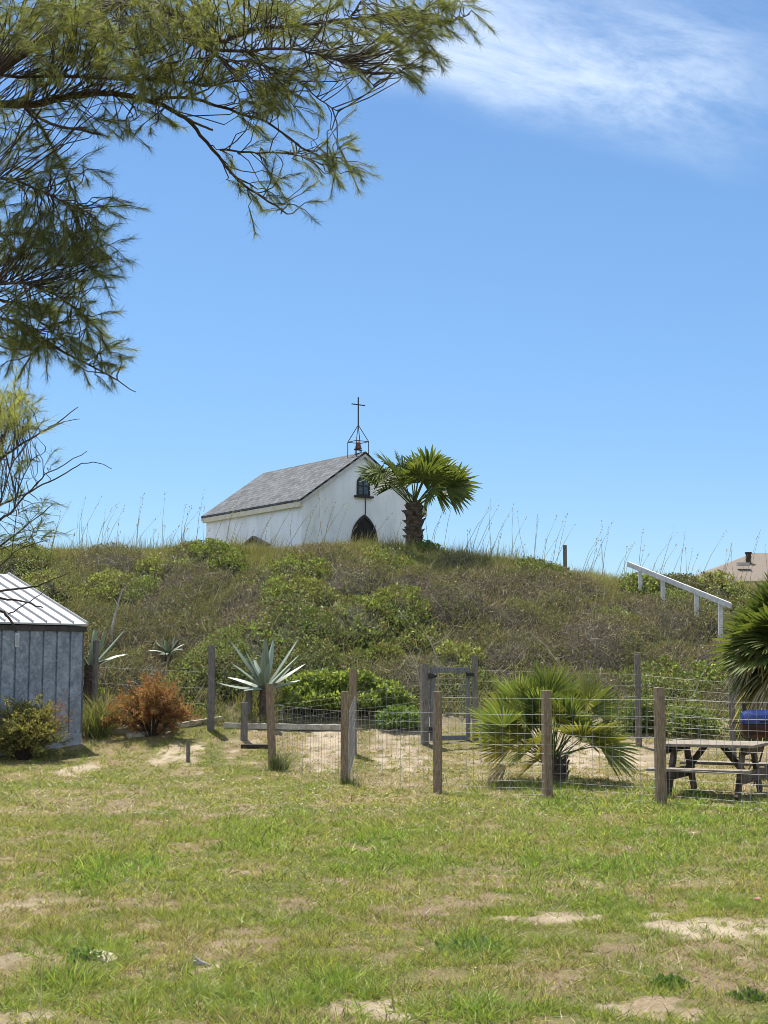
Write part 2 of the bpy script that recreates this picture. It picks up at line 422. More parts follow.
def vsample(x, y):
    i = np.clip(((x - VX0) / VS).astype(int), 0, GX.shape[0] - 1); j = np.clip(((y - VY0) / VS).astype(int), 0, GX.shape[1] - 1)
    return HV[i, j], VT[i, j], VC[i, j]

# ------------------------------------------------------------------ ground sheet
def axis(lo, hi, st, out, n=26):
    a = np.arange(lo, hi + 1e-6, st); g = np.geomspace(st, out, n); g = np.cumsum(g) * out / np.cumsum(g)[-1]
    return a, g
ax_, gx = axis(-9, 9, .05, 900); xs = np.concatenate([(-9 - gx)[::-1], ax_, 9 + gx])
ay_ = np.concatenate([np.arange(4.5, 27.5, .05), np.arange(27.5, 44, .14)]); gy = np.cumsum(np.geomspace(.2, 500, 30)); gyb = np.cumsum(np.geomspace(.1, 60, 14))
ys = np.concatenate([(4.5 - gyb)[::-1], ay_, ay_[-1] + gy])
X, Y = np.meshgrid(xs, ys, indexing='ij')
Z = H(X, Y)
l, b, dry = fields(X, Y); SLG = fields.sl[..., None]
green = np.array([.085, .088, .028]); thatch = np.array([.19, .15, .075]); sand = np.array([.31, .255, .18]); soil = np.array([.15, .115, .075])
fn = fbm(X * 9, Y * 9, 41, 3)[..., None]
col = green * (1 - dry[..., None]) + thatch * dry[..., None]
col = col * (1 - .8 * SLG) + np.array([.15, .108, .072]) * .8 * SLG
col = col * (.75 + .5 * fn)
sn = sstep(.3, .62, fbm(X * 3, Y * 2.4, 57, 4))[..., None]
sandc = (sand * sn + soil * 1.5 * (1 - sn)) * (.85 + .3 * fn)
col = col * (1 - b[..., None]) + sandc * b[..., None]
kd = sstep(28.2, 29.3, Y)[..., None]
dn = fbm(X * 2, Y * 2, 61, 4)[..., None]
dcol = np.array([.13, .11, .07]) * (.6 + .8 * dn); dsand = np.array([.42, .35, .25])
dcol = dcol + (dsand - dcol) * sstep(.74, .8, dn)
col = col * (1 - kd) + dcol * kd
nx, ny = X.shape
idx = np.arange(nx * ny).reshape(nx, ny)
Q = np.stack([idx[:-1, :-1], idx[1:, :-1], idx[1:, 1:], idx[:-1, 1:]], -1).reshape(-1, 4)
mg, nt2, out = new_mat('ground')
a = N(nt2, 'ShaderNodeAttribute', attribute_name='Col'); p = N(nt2, 'ShaderNodeBsdfPrincipled'); p.inputs['Roughness'].default_value = .95; p.inputs['Specular IOR Level'].default_value = .1
tcg = N(nt2, 'ShaderNodeTexCoord'); nz = N(nt2, 'ShaderNodeTexNoise'); nz.inputs['Scale'].default_value = 45; nz.inputs['Detail'].default_value = 8; nz.inputs['Roughness'].default_value = .75
mr = N(nt2, 'ShaderNodeMapRange'); mr.inputs[1].default_value = .3; mr.inputs[2].default_value = .7; mr.inputs[3].default_value = .5; mr.inputs[4].default_value = 1.45
mu = N(nt2, 'ShaderNodeMix', data_type='RGBA', blend_type='MULTIPLY'); mu.inputs[0].default_value = 1
bp = N(nt2, 'ShaderNodeBump'); bp.inputs['Strength'].default_value = .6; bp.inputs['Distance'].default_value = .02
L_ = nt2.links.new
L_(tcg.outputs['Object'], nz.inputs['Vector']); L_(nz.outputs['Fac'], mr.inputs[0]); L_(a.outputs['Color'], mu.inputs[6]); L_(mr.outputs[0], mu.inputs[7])
L_(mu.outputs[2], p.inputs['Base Color']); L_(nz.outputs['Fac'], bp.inputs['Height']); L_(bp.outputs[0], p.inputs['Normal']); L_(p.outputs[0], out.inputs['Surface'])
g = np_obj('ground', np.stack([X, Y, Z], -1).reshape(-1, 3), Q, col.reshape(-1, 3), mg, smooth=True)
tag(g, kind='structure')

# ------------------------------------------------------------------ lawn grass
parts = []
SHEDC = at(88, 624, 27.3)[:2]
def lawn_pts(n, y0, y1, extra):
    y = np.sqrt(rng.uniform(y0 ** 2, y1 ** 2, n)); hw = y * 384 / F + extra
    return rng.uniform(-1, 1, n) * hw, y
for (n, y0, y1, wd, ls) in ((330000, 5.6, 10.5, .0036, 1.0), (300000, 10.5, 17, .0052, 1.0), (270000, 17, 28.4, .0080, 1.0)):
    x, y = lawn_pts(n, y0, y1, 1.3)
    l, b, dry = fields(x, y); slb = fields.sl
    keep = rng.random(n) < (1 - .55 * slb) * np.clip((1 - .90 * b) * (1 - .12 * dry) * (.6 + .55 * sstep(.3, .6, fbm(x * 8, y * 8, 111, 2))), 0, 1)
    keep &= ~((x < SHEDC[0] + .1) & (y > SHEDC[1] - .2 + (x - SHEDC[0]) * .84))
    x, y, l, b, dry = x[keep], y[keep], l[keep], b[keep], dry[keep]; n = len(x)
    tuft = fbm(x * 6, y * 6, 101, 3)
    isdry = rng.random(n) < .16 + .5 * dry
    Ln = (.022 + .045 * rng.random(n) ** 1.6) * (.35 + 1.5 * sstep(.3, .75, tuft)) * (1 + .7 * l) * np.where(isdry, .85, 1)
    d = np.stack([rng.normal(size=n) * .55, rng.normal(size=n) * .55, np.ones(n) * .75], 1)
    lie = rng.random(n) < .3; d[lie, 2] *= .3; d = norm(d)
    s = perp(d); bend = np.stack([rng.normal(size=n) * .28, rng.normal(size=n) * .28, -.25 * rng.random(n)], 1)
    hue = fbm(x * 1.4, y * 1.1, 131, 3)
    cg = pick([(.225, .285, .05), (.28, .325, .062), (.16, .21, .04), (.36, .375, .09), (.10, .135, .034)], n, .28)
    cg = cg * (1 + (hue[:, None] - .5) * np.array([.6, .2, .5])) * (1 + l[:, None] * np.array([-.12, .05, -.1]))
    cdv = pick([(.33, .275, .14), (.27, .215, .11), (.42, .36, .21), (.20, .15, .085), (.13, .09, .06)], n, .22)
    c = np.where(isdry[:, None], cdv, cg)
    V, T = blades(np.stack([x, y, H(x, y) - .003], 1), d, s, Ln, wd * (.7 + .6 * rng.random(n)) * (1 + .5 * l), bend)
    parts.append((V, T, c))
# broad-leaved tufts and clumps near the camera
for P, rx, ry in lush:
    n = 600; k = rng.normal(size=(n, 2)) * .55
    x = P[0] + k[:, 0] * rx; y = P[1] + k[:, 1] * ry * P[1] / 2
    cl = rng.integers(0, 45, n); cx = P[0] + rng.normal(size=45) * .5 * rx; cy = P[1] + rng.normal(size=45) * .5 * ry * P[1] / 2
    x = cx[cl] + rng.normal(size=n) * .02; y = cy[cl] + rng.normal(size=n) * .02
    d = norm(np.stack([rng.normal(size=n) * .7, rng.normal(size=n) * .7, np.full(n, .7)], 1)); s = perp(d)
    V, T = blades(np.stack([x, y, H(x, y) - .003], 1), d, s, .05 + .07 * rng.random(n), np.full(n, .0065 * max(1, P[1] / 10)), np.stack([rng.normal(size=n) * .2, rng.normal(size=n) * .2, -.3 * rng.random(n)], 1))
    parts.append((V, T, pick([(.21, .27, .062), (.25, .30, .078), (.165, .225, .053)], n)))
# bleached seed stalks and straw lying about
n = 14000; x, y = lawn_pts(n, 6, 24, 1.0)
d = norm(np.stack([rng.normal(size=n), rng.normal(size=n), .15 + .6 * rng.random(n)], 1))
V, T = blades(np.stack([x, y, H(x, y)], 1), d, perp(d), .05 + .09 * rng.random(n), np.clip(.0028 * y / 8, .003, .008), rng.normal(size=(n, 3)) * .1)
parts.append((V, T, pick([(.45, .38, .25), (.36, .29, .18), (.52, .47, .36)], n)))
# tiny pale and pink wild flowers
n = 900; x, y = lawn_pts(n, 8, 26, .8); a1 = norm(np.stack([rng.normal(size=n), rng.normal(size=n), np.zeros(n)], 1)); b1 = norm(np.cross(a1, np.array([0, 0, 1.])) + .2 * rng.normal(size=(n, 3)))
sz = np.clip(.018 * y / 12, .012, .035)
V, T = leaves(np.stack([x, y, H(x, y) + .035], 1), a1, b1, sz, sz); parts.append((V, T, pick([(.62, .60, .50), (.55, .50, .38), (.50, .30, .36)], n)))
n = 120; P = ground_at(150, 828); x = P[0] + rng.normal(size=n) * .5; y = P[1] + rng.normal(size=n) * .5; a1 = rdir(n, .2); b1 = perp(a1)
V, T = leaves(np.stack([x, y, H(x, y) + .03], 1), a1, b1, np.full(n, .03), np.full(n, .02)); parts.append((V, T, pick([(.42, .24, .28), (.35, .2, .22)], n)))
V, T, c = cat_meshes(parts)
o = np_obj('lawn_grass', V, T, c, M['grass']); tag(o, 'short mixed green and straw coloured lawn grass with bare sandy gaps', 'grass', kind='stuff')

# ------------------------------------------------------------------ dune scrub
parts = []
def vis_pts(n):
    x = rng.uniform(-13.5, 12.5, n); y = rng.uniform(28.3, 41, n)
    k = np.abs(x) < y * 384 / F + 1.8
    k &= (y < 38.2) | (rng.random(n) < .35)
    # leave the toe of the dune and the spots around posts clear
    toe = 28.6 + .5 * (fbm(x * .8, y * 0 + 3, 15, 3) - .5) + .3 * sstep(-1.5, .5, x)
    k &= y > toe
    return x[k], y[k]
def chap_out(x, y):
    return True
# leafy
x, y = vis_pts(560000); h, t, vc = vsample(x, y); u = rng.random(len(x))
pn = fbm(x * 3.2, y * 3.2, 207, 4); pn2 = fbm(x * 1.3, y * 1.3, 211, 3)
k = (((t == 0) & (pn > .46)) | ((t == 3) & (pn > .34)) | ((t == 1) & (rng.random(len(x)) < .30)) | ((t == 2) & (rng.random(len(x)) < .26 + .5 * (pn2 > .58))))
x, y, h, t, vc, u = x[k], y[k], h[k], t[k], vc[k], u[k]; n = len(x)
z = H(x, y) + h * (1 - .5 * u ** 2) + rng.normal(size=n) * .02 + .01
a = rdir(n, .35); bb = perp(a)
la = rng.uniform(.03, .085, n) * np.where(t == 0, 1.15, np.where(t == 3, .95, .75)); lb = la * rng.uniform(.4, .7, n)
c = vc * np.where(t == 0, .85, .95)[:, None] * np.exp(.38 * rng.normal(size=(n, 1)))
ol = (t == 2) & (fbm(x * 1.3, y * 1.3, 211, 3) > .58); c[ol] = pick([(.15, .17, .06), (.12, .145, .05), (.18, .18, .075)], ol.sum(), .2)
br = rng.random(n) < .2; c[br] = pick([(.2, .15, .08), (.26, .2, .11), (.12, .09, .06)], br.sum())
lt = rng.random(n) < .03; c[lt] = np.array([.42, .41, .30])
V, T = leaves(np.stack([x, y, z], 1), a, bb, la, lb); parts.append((V, T, np.clip(c, .01, .8)))
# twigs
x, y = vis_pts(170000); h, t, vc = vsample(x, y); k = (t == 2) | ((t == -1) & (rng.random(len(x)) < .5)) | (rng.random(len(x)) < .07) | (((t == 0) | (t == 3)) & (fbm(x * 3.2, y * 3.2, 207, 4) < .47) & (rng.random(len(x)) < .6))
x, y, h, t, vc = x[k], y[k], h[k], t[k], vc[k]; n = len(x)
z = H(x, y) + h * rng.random(n) ** .6
d = rdir(n, .35); L = rng.uniform(.08, .22, n) * np.where(rng.random(n) < .12, 2.2, 1)
c = pick([(.15, .12, .10), (.19, .155, .13), (.11, .085, .075), (.40, .37, .31), (.16, .165, .08)], n)
V, T = blades(np.stack([x, y, z], 1), d, perp(d), L, rng.uniform(.006, .013, n), rng.normal(size=(n, 3)) * .2); parts.append((V, T, c))
# grass
x, y = vis_pts(480000); h, t, vc = vsample(x, y)
crest = sstep(35.2, 36.8, y)
k = rng.random(len(x)) < np.where(t == 1, .75, np.where(t == 2, .2, .34)) + .5 * crest
x, y, h, t, vc = x[k], y[k], h[k], t[k], vc[k]; n = len(x)
z = H(x, y) + h * .55 * rng.random(n)
d = norm(np.stack([rng.normal(size=n) * .45 + .1, rng.normal(size=n) * .45, np.full(n, .8)], 1))
crest = sstep(35.6, 36.8, y); L = rng.uniform(.10, .34, n) * (1 + .5 * crest * rng.random(n)) * (.7 + .6 * fbm(x, y, 45, 3))
c = pick([(.26, .275, .09), (.22, .26, .08), (.31, .29, .14), (.36, .30, .18), (.18, .20, .07), (.18, .155, .10)], n)
V, T = blades(np.stack([x, y, z], 1), d, perp(d), L, rng.uniform(.007, .014, n), np.stack([rng.normal(size=n) * .2 + .08, rng.normal(size=n) * .2, -.25 * rng.random(n)], 1)); parts.append((V, T, c))
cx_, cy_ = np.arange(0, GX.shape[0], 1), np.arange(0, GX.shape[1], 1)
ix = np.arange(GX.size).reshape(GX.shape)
cz = H(GX, GY) + HV * .62 + .05 * (fbm(GX * 5, GY * 5, 201, 3) - .6) - .03  # dark solid core added inside the mounds to block sun and darken gaps
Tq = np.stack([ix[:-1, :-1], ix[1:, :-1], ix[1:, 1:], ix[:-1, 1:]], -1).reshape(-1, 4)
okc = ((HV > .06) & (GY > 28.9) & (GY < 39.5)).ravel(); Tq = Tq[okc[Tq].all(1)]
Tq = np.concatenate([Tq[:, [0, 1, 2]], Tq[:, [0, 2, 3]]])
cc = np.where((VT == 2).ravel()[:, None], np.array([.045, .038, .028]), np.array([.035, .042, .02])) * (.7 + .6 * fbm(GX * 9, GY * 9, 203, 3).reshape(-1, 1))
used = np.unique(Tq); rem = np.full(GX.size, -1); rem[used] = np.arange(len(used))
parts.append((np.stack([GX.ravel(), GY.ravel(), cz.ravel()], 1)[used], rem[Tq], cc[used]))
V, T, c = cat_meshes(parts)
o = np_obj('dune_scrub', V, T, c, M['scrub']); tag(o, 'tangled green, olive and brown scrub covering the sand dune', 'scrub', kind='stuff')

# sea oats and tall grass on the crest
parts = []
n = 5200; x = rng.uniform(-12, 11.5, n); y = rng.uniform(36.2, 37.6, n)
cl = fbm(x * 1.6, y * 0, 67, 3); k = rng.random(n) < sstep(.35, .6, cl) ; x, y = x[k], y[k]; n = len(x)
d = norm(np.stack([rng.normal(size=n) * .22 + .06, rng.normal(size=n) * .2, np.ones(n)], 1))
V, T = blades(np.stack([x, y, H(x, y) + .05], 1), d, perp(d), rng.uniform(.25, .75, n), np.full(n, .009), np.stack([rng.normal(size=n) * .15 + .05, rng.normal(size=n) * .1, -.15 * rng.random(n)], 1))
parts.append((V, T, pick([(.17, .17, .07), (.24, .21, .11), (.14, .15, .05)], n)))
st = []
for lo, hi, m in ((20, 230, 46), (228, 330, 14), (320, 430, 9), (432, 560, 26), (560, 770, 36)):
    for i in range(m):
        px = rng.uniform(lo, hi); Yv = rng.uniform(36.2, 37.8); st.append(((px - 384) / F * Yv, Yv))
st = np.array(st); n = len(st)
P0 = np.stack([st[:, 0], st[:, 1], H(st[:, 0], st[:, 1]) + .1], 1)
d = norm(np.stack([rng.normal(size=n) * .18 + .12, rng.normal(size=n) * .1, np.ones(n)], 1)); Ls = rng.uniform(.6, 1.75, n)
sdir = norm(np.cross(d, np.array([0, 1., 0])))
bend = np.stack([rng.normal(size=n) * .08 + .12, np.zeros(n), -.05 * np.ones(n)], 1)
V, T = blades(P0, d, sdir, Ls, np.full(n, .011), bend); parts.append((V, T, pick([(.20, .18, .11), (.15, .14, .08)], n)))
for k in range(9):
    f = .80 + .022 * k
    Pk = P0 + d * (Ls * f)[:, None] + bend * (Ls * f ** 2)[:, None]
    dd = norm(d + bend + rng.normal(size=(n, 3)) * .35 - np.array([0, 0, .3])); sel = rng.random(n) < .6
    V, T = leaves(Pk[sel], dd[sel], perp(dd[sel]), np.full(sel.sum(), .055), np.full(sel.sum(), .018)); parts.append((V, T, pick([(.26, .21, .12), (.2, .17, .1)], sel.sum())))
V, T, c = cat_meshes(parts)
o = np_obj('sea_oats', V, T, c, M['grass']); tag(o, 'tall thin sea oat stalks standing along the dune crest', 'sea oats', kind='stuff')
exec_parts = True

# ------------------------------------------------------------------ chapel
TH = math.radians(35.842); CW, CL, CZE, CRI = 4.1805, 5.359, 6.1944, 1.4431
ca = np.array([math.cos(TH), math.sin(TH), 0]); cb = np.array([-math.sin(TH), math.cos(TH), 0]); cu = np.array([0, 0, 1.])
c0 = np.array([-2.1893, 38.5, 0])
CB = gz(-1.5, 40) - .25
chapel = thing('chapel', (*c0[:2], CB), 'small white gabled chapel with grey shingle roof and iron cross on the dune crest', 'chapel', TH)
def cp(u, v, z): return c0 + ca * u + cb * v + cu * z      # u along front, v to the back, z absolute
stucco, nts, outs = new_mat('white_stucco')
tcs = N(nts, 'ShaderNodeTexCoord'); mp = N(nts, 'ShaderNodeMapping'); mp.inputs['Scale'].default_value = (1.6, 1.6, .55)
nz = N(nts, 'ShaderNodeTexNoise'); nz.inputs['Scale'].default_value = 1.6; nz.inputs['Detail'].default_value = 8; nz.inputs['Roughness'].default_value = .7
cr = N(nts, 'ShaderNodeValToRGB'); cr.color_ramp.elements[0].position = .3; cr.color_ramp.elements[0].color = (.64, .66, .69, 1); cr.color_ramp.elements[1].position = .55; cr.color_ramp.elements[1].color = (.80, .83, .87, 1)
pb = N(nts, 'ShaderNodeBsdfPrincipled'); pb.inputs['Roughness'].default_value = .85; pb.inputs['Specular IOR Level'].default_value = .2
bp = N(nts, 'ShaderNodeBump'); bp.inputs['Strength'].default_value = .25; bp.inputs['Distance'].default_value = .02
nts.links.new(tcs.outputs['Object'], mp.inputs[0]); nts.links.new(mp.outputs[0], nz.inputs['Vector']); nts.links.new(nz.outputs['Fac'], cr.inputs[0]); nts.links.new(cr.outputs[0], pb.inputs['Base Color'])
nts.links.new(nz.outputs['Fac'], bp.inputs['Height']); nts.links.new(bp.outputs[0], pb.inputs['Normal']); nts.links.new(pb.outputs[0], outs.inputs['Surface'])
IN = .10; slope = CRI / (CW / 2)
def roofz(u): return CZE + CRI - abs(u - CW / 2) * slope
zt = .10
wl = MB()
prof = [(IN, CB), (CW - IN, CB), (CW - IN, roofz(CW - IN) - zt), (CW / 2, roofz(CW / 2) - zt), (IN, roofz(IN) - zt)]
wl.prism([cp(u, .12, z) for u, z in prof], cb * (CL - .24))
wl.build('wall', stucco, chapel, bevel=.02)
# shingle roof: one slab per slope
sh, nts, outs = new_mat('grey_shingles')
tcs = N(nts, 'ShaderNodeTexCoord'); sx = N(nts, 'ShaderNodeSeparateXYZ'); cx = N(nts, 'ShaderNodeCombineXYZ'); ms = N(nts, 'ShaderNodeMath', operation='MULTIPLY'); ms.inputs[1].default_value = 1.75
bk = N(nts, 'ShaderNodeTexBrick'); bk.inputs['Scale'].default_value = 1; bk.inputs['Brick Width'].default_value = .2; bk.inputs['Row Height'].default_value = .15; bk.inputs['Mortar Size'].default_value = .008
bk.inputs['Color1'].default_value = (.068, .074, .080, 1); bk.inputs['Color2'].default_value = (.13, .138, .146, 1); bk.inputs['Mortar'].default_value = (.03, .03, .03, 1); bk.inputs['Bias'].default_value = .1
nz = N(nts, 'ShaderNodeTexNoise'); nz.inputs['Scale'].default_value = 3.5; nz.inputs['Detail'].default_value = 8
mu = N(nts, 'ShaderNodeMix', data_type='RGBA', blend_type='MULTIPLY'); mu.inputs[0].default_value = .8
cr = N(nts, 'ShaderNodeValToRGB'); cr.color_ramp.elements[0].position = .3; cr.color_ramp.elements[0].color = (.75, .75, .75, 1); cr.color_ramp.elements[1].position = .7; cr.color_ramp.elements[1].color = (1.15, 1.15, 1.15, 1)
pb = N(nts, 'ShaderNodeBsdfPrincipled'); pb.inputs['Roughness'].default_value = .9; pb.inputs['Specular IOR Level'].default_value = .2
K = nts.links.new
K(tcs.outputs['Object'], sx.inputs[0]); K(sx.outputs[1], cx.inputs[0]); K(sx.outputs[2], ms.inputs[0]); K(ms.outputs[0], cx.inputs[1]); K(cx.outputs[0], bk.inputs['Vector'])
K(tcs.outputs['Object'], nz.inputs['Vector']); K(nz.outputs['Fac'], cr.inputs[0]); K(bk.outputs['Color'], mu.inputs[6]); K(cr.outputs[0], mu.inputs[7]); K(mu.outputs[2], pb.inputs['Base Color']); K(pb.outputs[0], outs.inputs['Surface'])
rf = MB()
t = .06
rf.prism([cp(0, 0, CZE), cp(CW / 2, 0, CZE + CRI), cp(CW, 0, CZE), cp(CW, 0, CZE - t), cp(CW / 2, 0, CZE + CRI - t), cp(0, 0, CZE - t)], cb * CL)
roof = rf.build('roof', sh, chapel)
cream = noise_mat('cream_trim', (.55, .50, .38), (.68, .63, .50), 6, .7, (1, 1, 1), .1)
tr = MB()
for v in (.015, CL - .05):     # barge boards under the verge
    for (u0, u1) in ((.0, CW / 2), (CW, CW / 2)):
        tr = MB(); z0, z1 = CZE - t - .003, CZE + CRI - t - .003
        tr.prism([cp(u0, v, z0), cp(u1, v, z1), cp(u1, v, z1 - .085), cp(u0, v, z0 - .085)], cb * .04)
        tr.build('barge_board', M['whitewood'], chapel)
for u, du in ((.006, .05), (CW - .056, .05)):
    f = MB(); f.prism([cp(u, .06, CZE - t - .004), cp(u, .06, CZE - .20), cp(u + du + .06, .06, CZE - .20), cp(u + du + .06, .06, CZE - .04)], cb * (CL - .12)); f.build('eave_strip', cream, chapel, bevel=.006)
# openings on the front
def front_uz(px, py, v=.12):
    d = ray(px, py); n = cb; p0 = cp(0, v, 0); o = np.array([0, 0, CAMZ])
    tt = np.dot(p0 - o, n) / np.dot(d, n); P = o + d * tt
    return float(np.dot(P - c0, ca)), float(P[2])
dark_door = noise_mat('door_wood', (.005, .004, .005), (.016, .011, .011), 5, .6, (6, 6, 1), .3)
u0, _ = front_uz(350.5, 530); u1, _ = front_uz(377.5, 530); um, za = front_uz(364.5, 514.5)
um = (u0 + u1) / 2; hw = (u1 - u0) / 2; zs = za - hw * 1.65
def pointed(hw_, zs_, za_, z0_):
    pts = [(um - hw_, z0_)]
    for i in range(9):
        xx = hw_ * (1 - i / 8); pts.append((um - xx, zs_ + (za_ - zs_) * math.sqrt(max(0, 4 - (xx / hw_ + 1) ** 2)) / 1.7321))
    r = [(2 * um - a_, b_) for a_, b_ in pts[::-1]]
    return pts + r[1:]
dr = MB(); dr.prism([cp(u, .105, z) for u, z in pointed(hw - .05, zs, za - .07, CB + .02)], cb * .03); door = dr.build('door', dark_door, chapel)
fr = MB(); outer = pointed(hw, zs, za, CB + .02); inner = pointed(hw - .06, zs, za - .085, CB + .02)
vs = [cp(u, .085, z) for u, z in outer] + [cp(u, .085, z) for u, z in inner]; n = len(outer)
fs = [(i, i + 1, n + i + 1, n + i) for i in range(n - 1)]
vs += [v + cb * .03 for v in vs]; fs += [(i + 2 * n + 0, i + n * 2 + n, i + n * 2 + n + 1, i + n * 2 + 1) for i in range(n - 1)]
fs += [(i, i + 2 * n, i + 2 * n + 1, i + 1) for i in range(n - 1)] + [(n + i, n + i + 1, 3 * n + i + 1, 3 * n + i) for i in range(n - 1)]
fr.add(vs, fs); fr.build('frame', M['black'], door)
mt = MB(); mt.box(cp(um, .10, (CB + za) / 2 - .1), (.03, .02, za - CB - .25), (ca, cb, cu)); mt.tube([cp(um + .07, .07, CB + 1.0), cp(um + .07, .07, CB + 1.15)], .012); mt.build('handle', M['black'], door)
# round headed gable window
u0, zb = front_uz(356.5, 495.5); u1, _ = front_uz(369.5, 495.5); _, zt2 = front_uz(363, 476)
um2 = (u0 + u1) / 2; hw2 = (u1 - u0) / 2
def rnd(hw_, z0_, zt_):
    zs_ = zt_ - hw_; return [(um2 - hw_, z0_)] + [(um2 - hw_ * math.cos(q * math.pi / 10), zs_ + hw_ * math.sin(q * math.pi / 10)) for q in range(11)] + [(um2 + hw_, z0_)]
glass, ntg, og = new_mat('dark_glass'); pg = N(ntg, 'ShaderNodeBsdfPrincipled'); ng = N(ntg, 'ShaderNodeTexNoise'); ng.inputs['Scale'].default_value = 9
cg = N(ntg, 'ShaderNodeValToRGB'); cg.color_ramp.elements[0].color = (.01, .02, .03, 1); cg.color_ramp.elements[1].color = (.07, .13, .16, 1); cg.color_ramp.elements[0].position = .4; cg.color_ramp.elements[1].position = .7
ntg.links.new(ng.outputs['Fac'], cg.inputs[0]); ntg.links.new(cg.outputs[0], pg.inputs['Base Color']); pg.inputs['Roughness'].default_value = .12; ntg.links.new(pg.outputs[0], og.inputs['Surface'])
ow = rnd(hw2, zb, zt2); iw = rnd(hw2 - .055, zb + .05, zt2 - .055); n = len(ow)
vs = [cp(u, .09, z) for u, z in ow] + [cp(u, .09, z) for u, z in iw]; fs = [(i, i + 1, n + i + 1, n + i) for i in range(n - 1)]
vs += [v + cb * .025 for v in vs]; fs += [(i, i + 2 * n, i + 2 * n + 1, i + 1) for i in range(n - 1)] + [(n + i, n + i + 1, 3 * n + i + 1, 3 * n + i) for i in range(n - 1)]
fs += [(0, n, 3 * n, 2 * n), (n - 1, 3 * n - 1, 4 * n - 1, 2 * n - 1), (0, n - 1, 2 * n - 1, n)]
wf = MB().add(vs, fs); wf.box(cp(um2, .10, (zb + zt2) / 2), (.025, .02, zt2 - zb - .06), (ca, cb, cu)); wf.box(cp(um2, .1, zb + (zt2 - zb) * .5), (hw2 * 1.9, .018, .025), (ca, cb, cu))
win = wf.build('window', M['black'], chapel)
gp = MB(); gp.prism([cp(u, .108, z) for u, z in iw], cb * .008); gp.build('pane', glass, win)
sl_ = MB(); sl_.box(cp(um2, .07, zb - .025), (hw2 * 2 + .16, .10, .05), (ca, cb, cu)); sl_.build('sill', M['black'], win)
cd_ = MB(); cd_.tube([cp(um2 + .07, .105, zb - .06), cp(um2 + .075, .104, zb - .5)], .011, 5); cd_.build('bell_cord', M['black'], chapel)
# peaked side window, low on the left wall
def side_vz(px, py, u=IN):
    d = ray(px, py); p0 = cp(u, 0, 0); o = np.array([0, 0, CAMZ]); tt = np.dot(p0 - o, ca) / np.dot(d, ca); P = o + d * tt
    return float(np.dot(P - c0, cb)), float(P[2])
va, zA = side_vz(245, 546); vb, zB = side_vz(269, 544); vm, zM = side_vz(255.5, 538)
pts = [(vb, CB + .3), (vb, zB - .03), (vm, zM), (va, zA - .03), (va, CB + .3)]
k = MB(); k.prism([cp(IN - .03, v, z) for v, z in pts], ca * .025); swin = k.build('window', M['oldpost'], chapel)
k = MB(); q = [(vm + (v - vm) * .8, z - .10 if z > CB + .5 else z) for v, z in pts]; k.prism([cp(IN - .038, v, z) for v, z in q], ca * .007); k.build('pane', glass, swin)
k = MB()
for (v1, z1) in ((va, zA), (vb, zB)):
    e = 1.15; k.bar(cp(IN - .06, vm, zM + .03), cp(IN - .06, vm + (v1 - vm) * e, zM + .03 + (z1 - .03 - zM) * e), .10, .045)
k.build('hood', M['oldpost'], swin)
# bell frame and cross
iron = noise_mat('rusty_iron', (.02, .018, .02), (.06, .035, .03), 20, .7, (1, 1, 1), .2)
s_ = .36; hs = .205; zr = CZE + CRI; zring = zr + .30
bx_, by_ = CW / 2, s_
bf = MB(); tops = []
for sx_, sy_ in ((-1, -1), (1, -1), (1, 1), (-1, 1)):
    u, v = bx_ + sx_ * hs, by_ + sy_ * hs
    bf.tube([cp(u, v, roofz(u) - .02), cp(u, v, zring)], .013, 6); tops.append(cp(u, v, zring))
apex = cp(bx_, by_, zring + .47)
for i in range(4):
    bf.tube([tops[i], tops[(i + 1) % 4]], .011, 6); bf.tube([tops[i], apex], .011, 6)
bellf = bf.build('bell_frame', iron, chapel)
bl = MB(); hb = zring - .19
bl.tube([cp(bx_, by_, hb + z) for z in (-.0, .03, .10, .17, .20, .215)], [.105, .092, .07, .058, .03, .008], 14)
bl.tube([cp(bx_, by_, hb + .21), cp(bx_, by_, zring + .03)], .012); bl.build('bell', noise_mat('bell_metal', (.10, .04, .03), (.19, .08, .06), 12, .6), bellf, smooth=False)
k = MB(); k.box(cp(bx_, by_, hb - .03), (.26, .03, .03), (ca, cb, cu)); 
for sg in (-1, 1): k.tube([cp(bx_ + sg * .1, by_, hb - .03), cp(bx_ + sg * .1, by_, roofz(bx_ + .1) - .02)], .013)
k.build('bell_stand', iron, bellf)
_, zc1 = front_uz(356.5, 397, s_); _, zc2 = front_uz(356.5, 404.5, s_)
cs = MB(); cs.box((apex + cp(bx_, by_, zc1)) / 2, (.026, .026, zc1 - apex[2]), (ca, cb, cu)); crs = np.array([1, 0, 0])
cs.box(cp(bx_, by_, zc2), (.44, .024, .026), (ca, cb, cu)); cs.build('cross', M['black'], chapel)

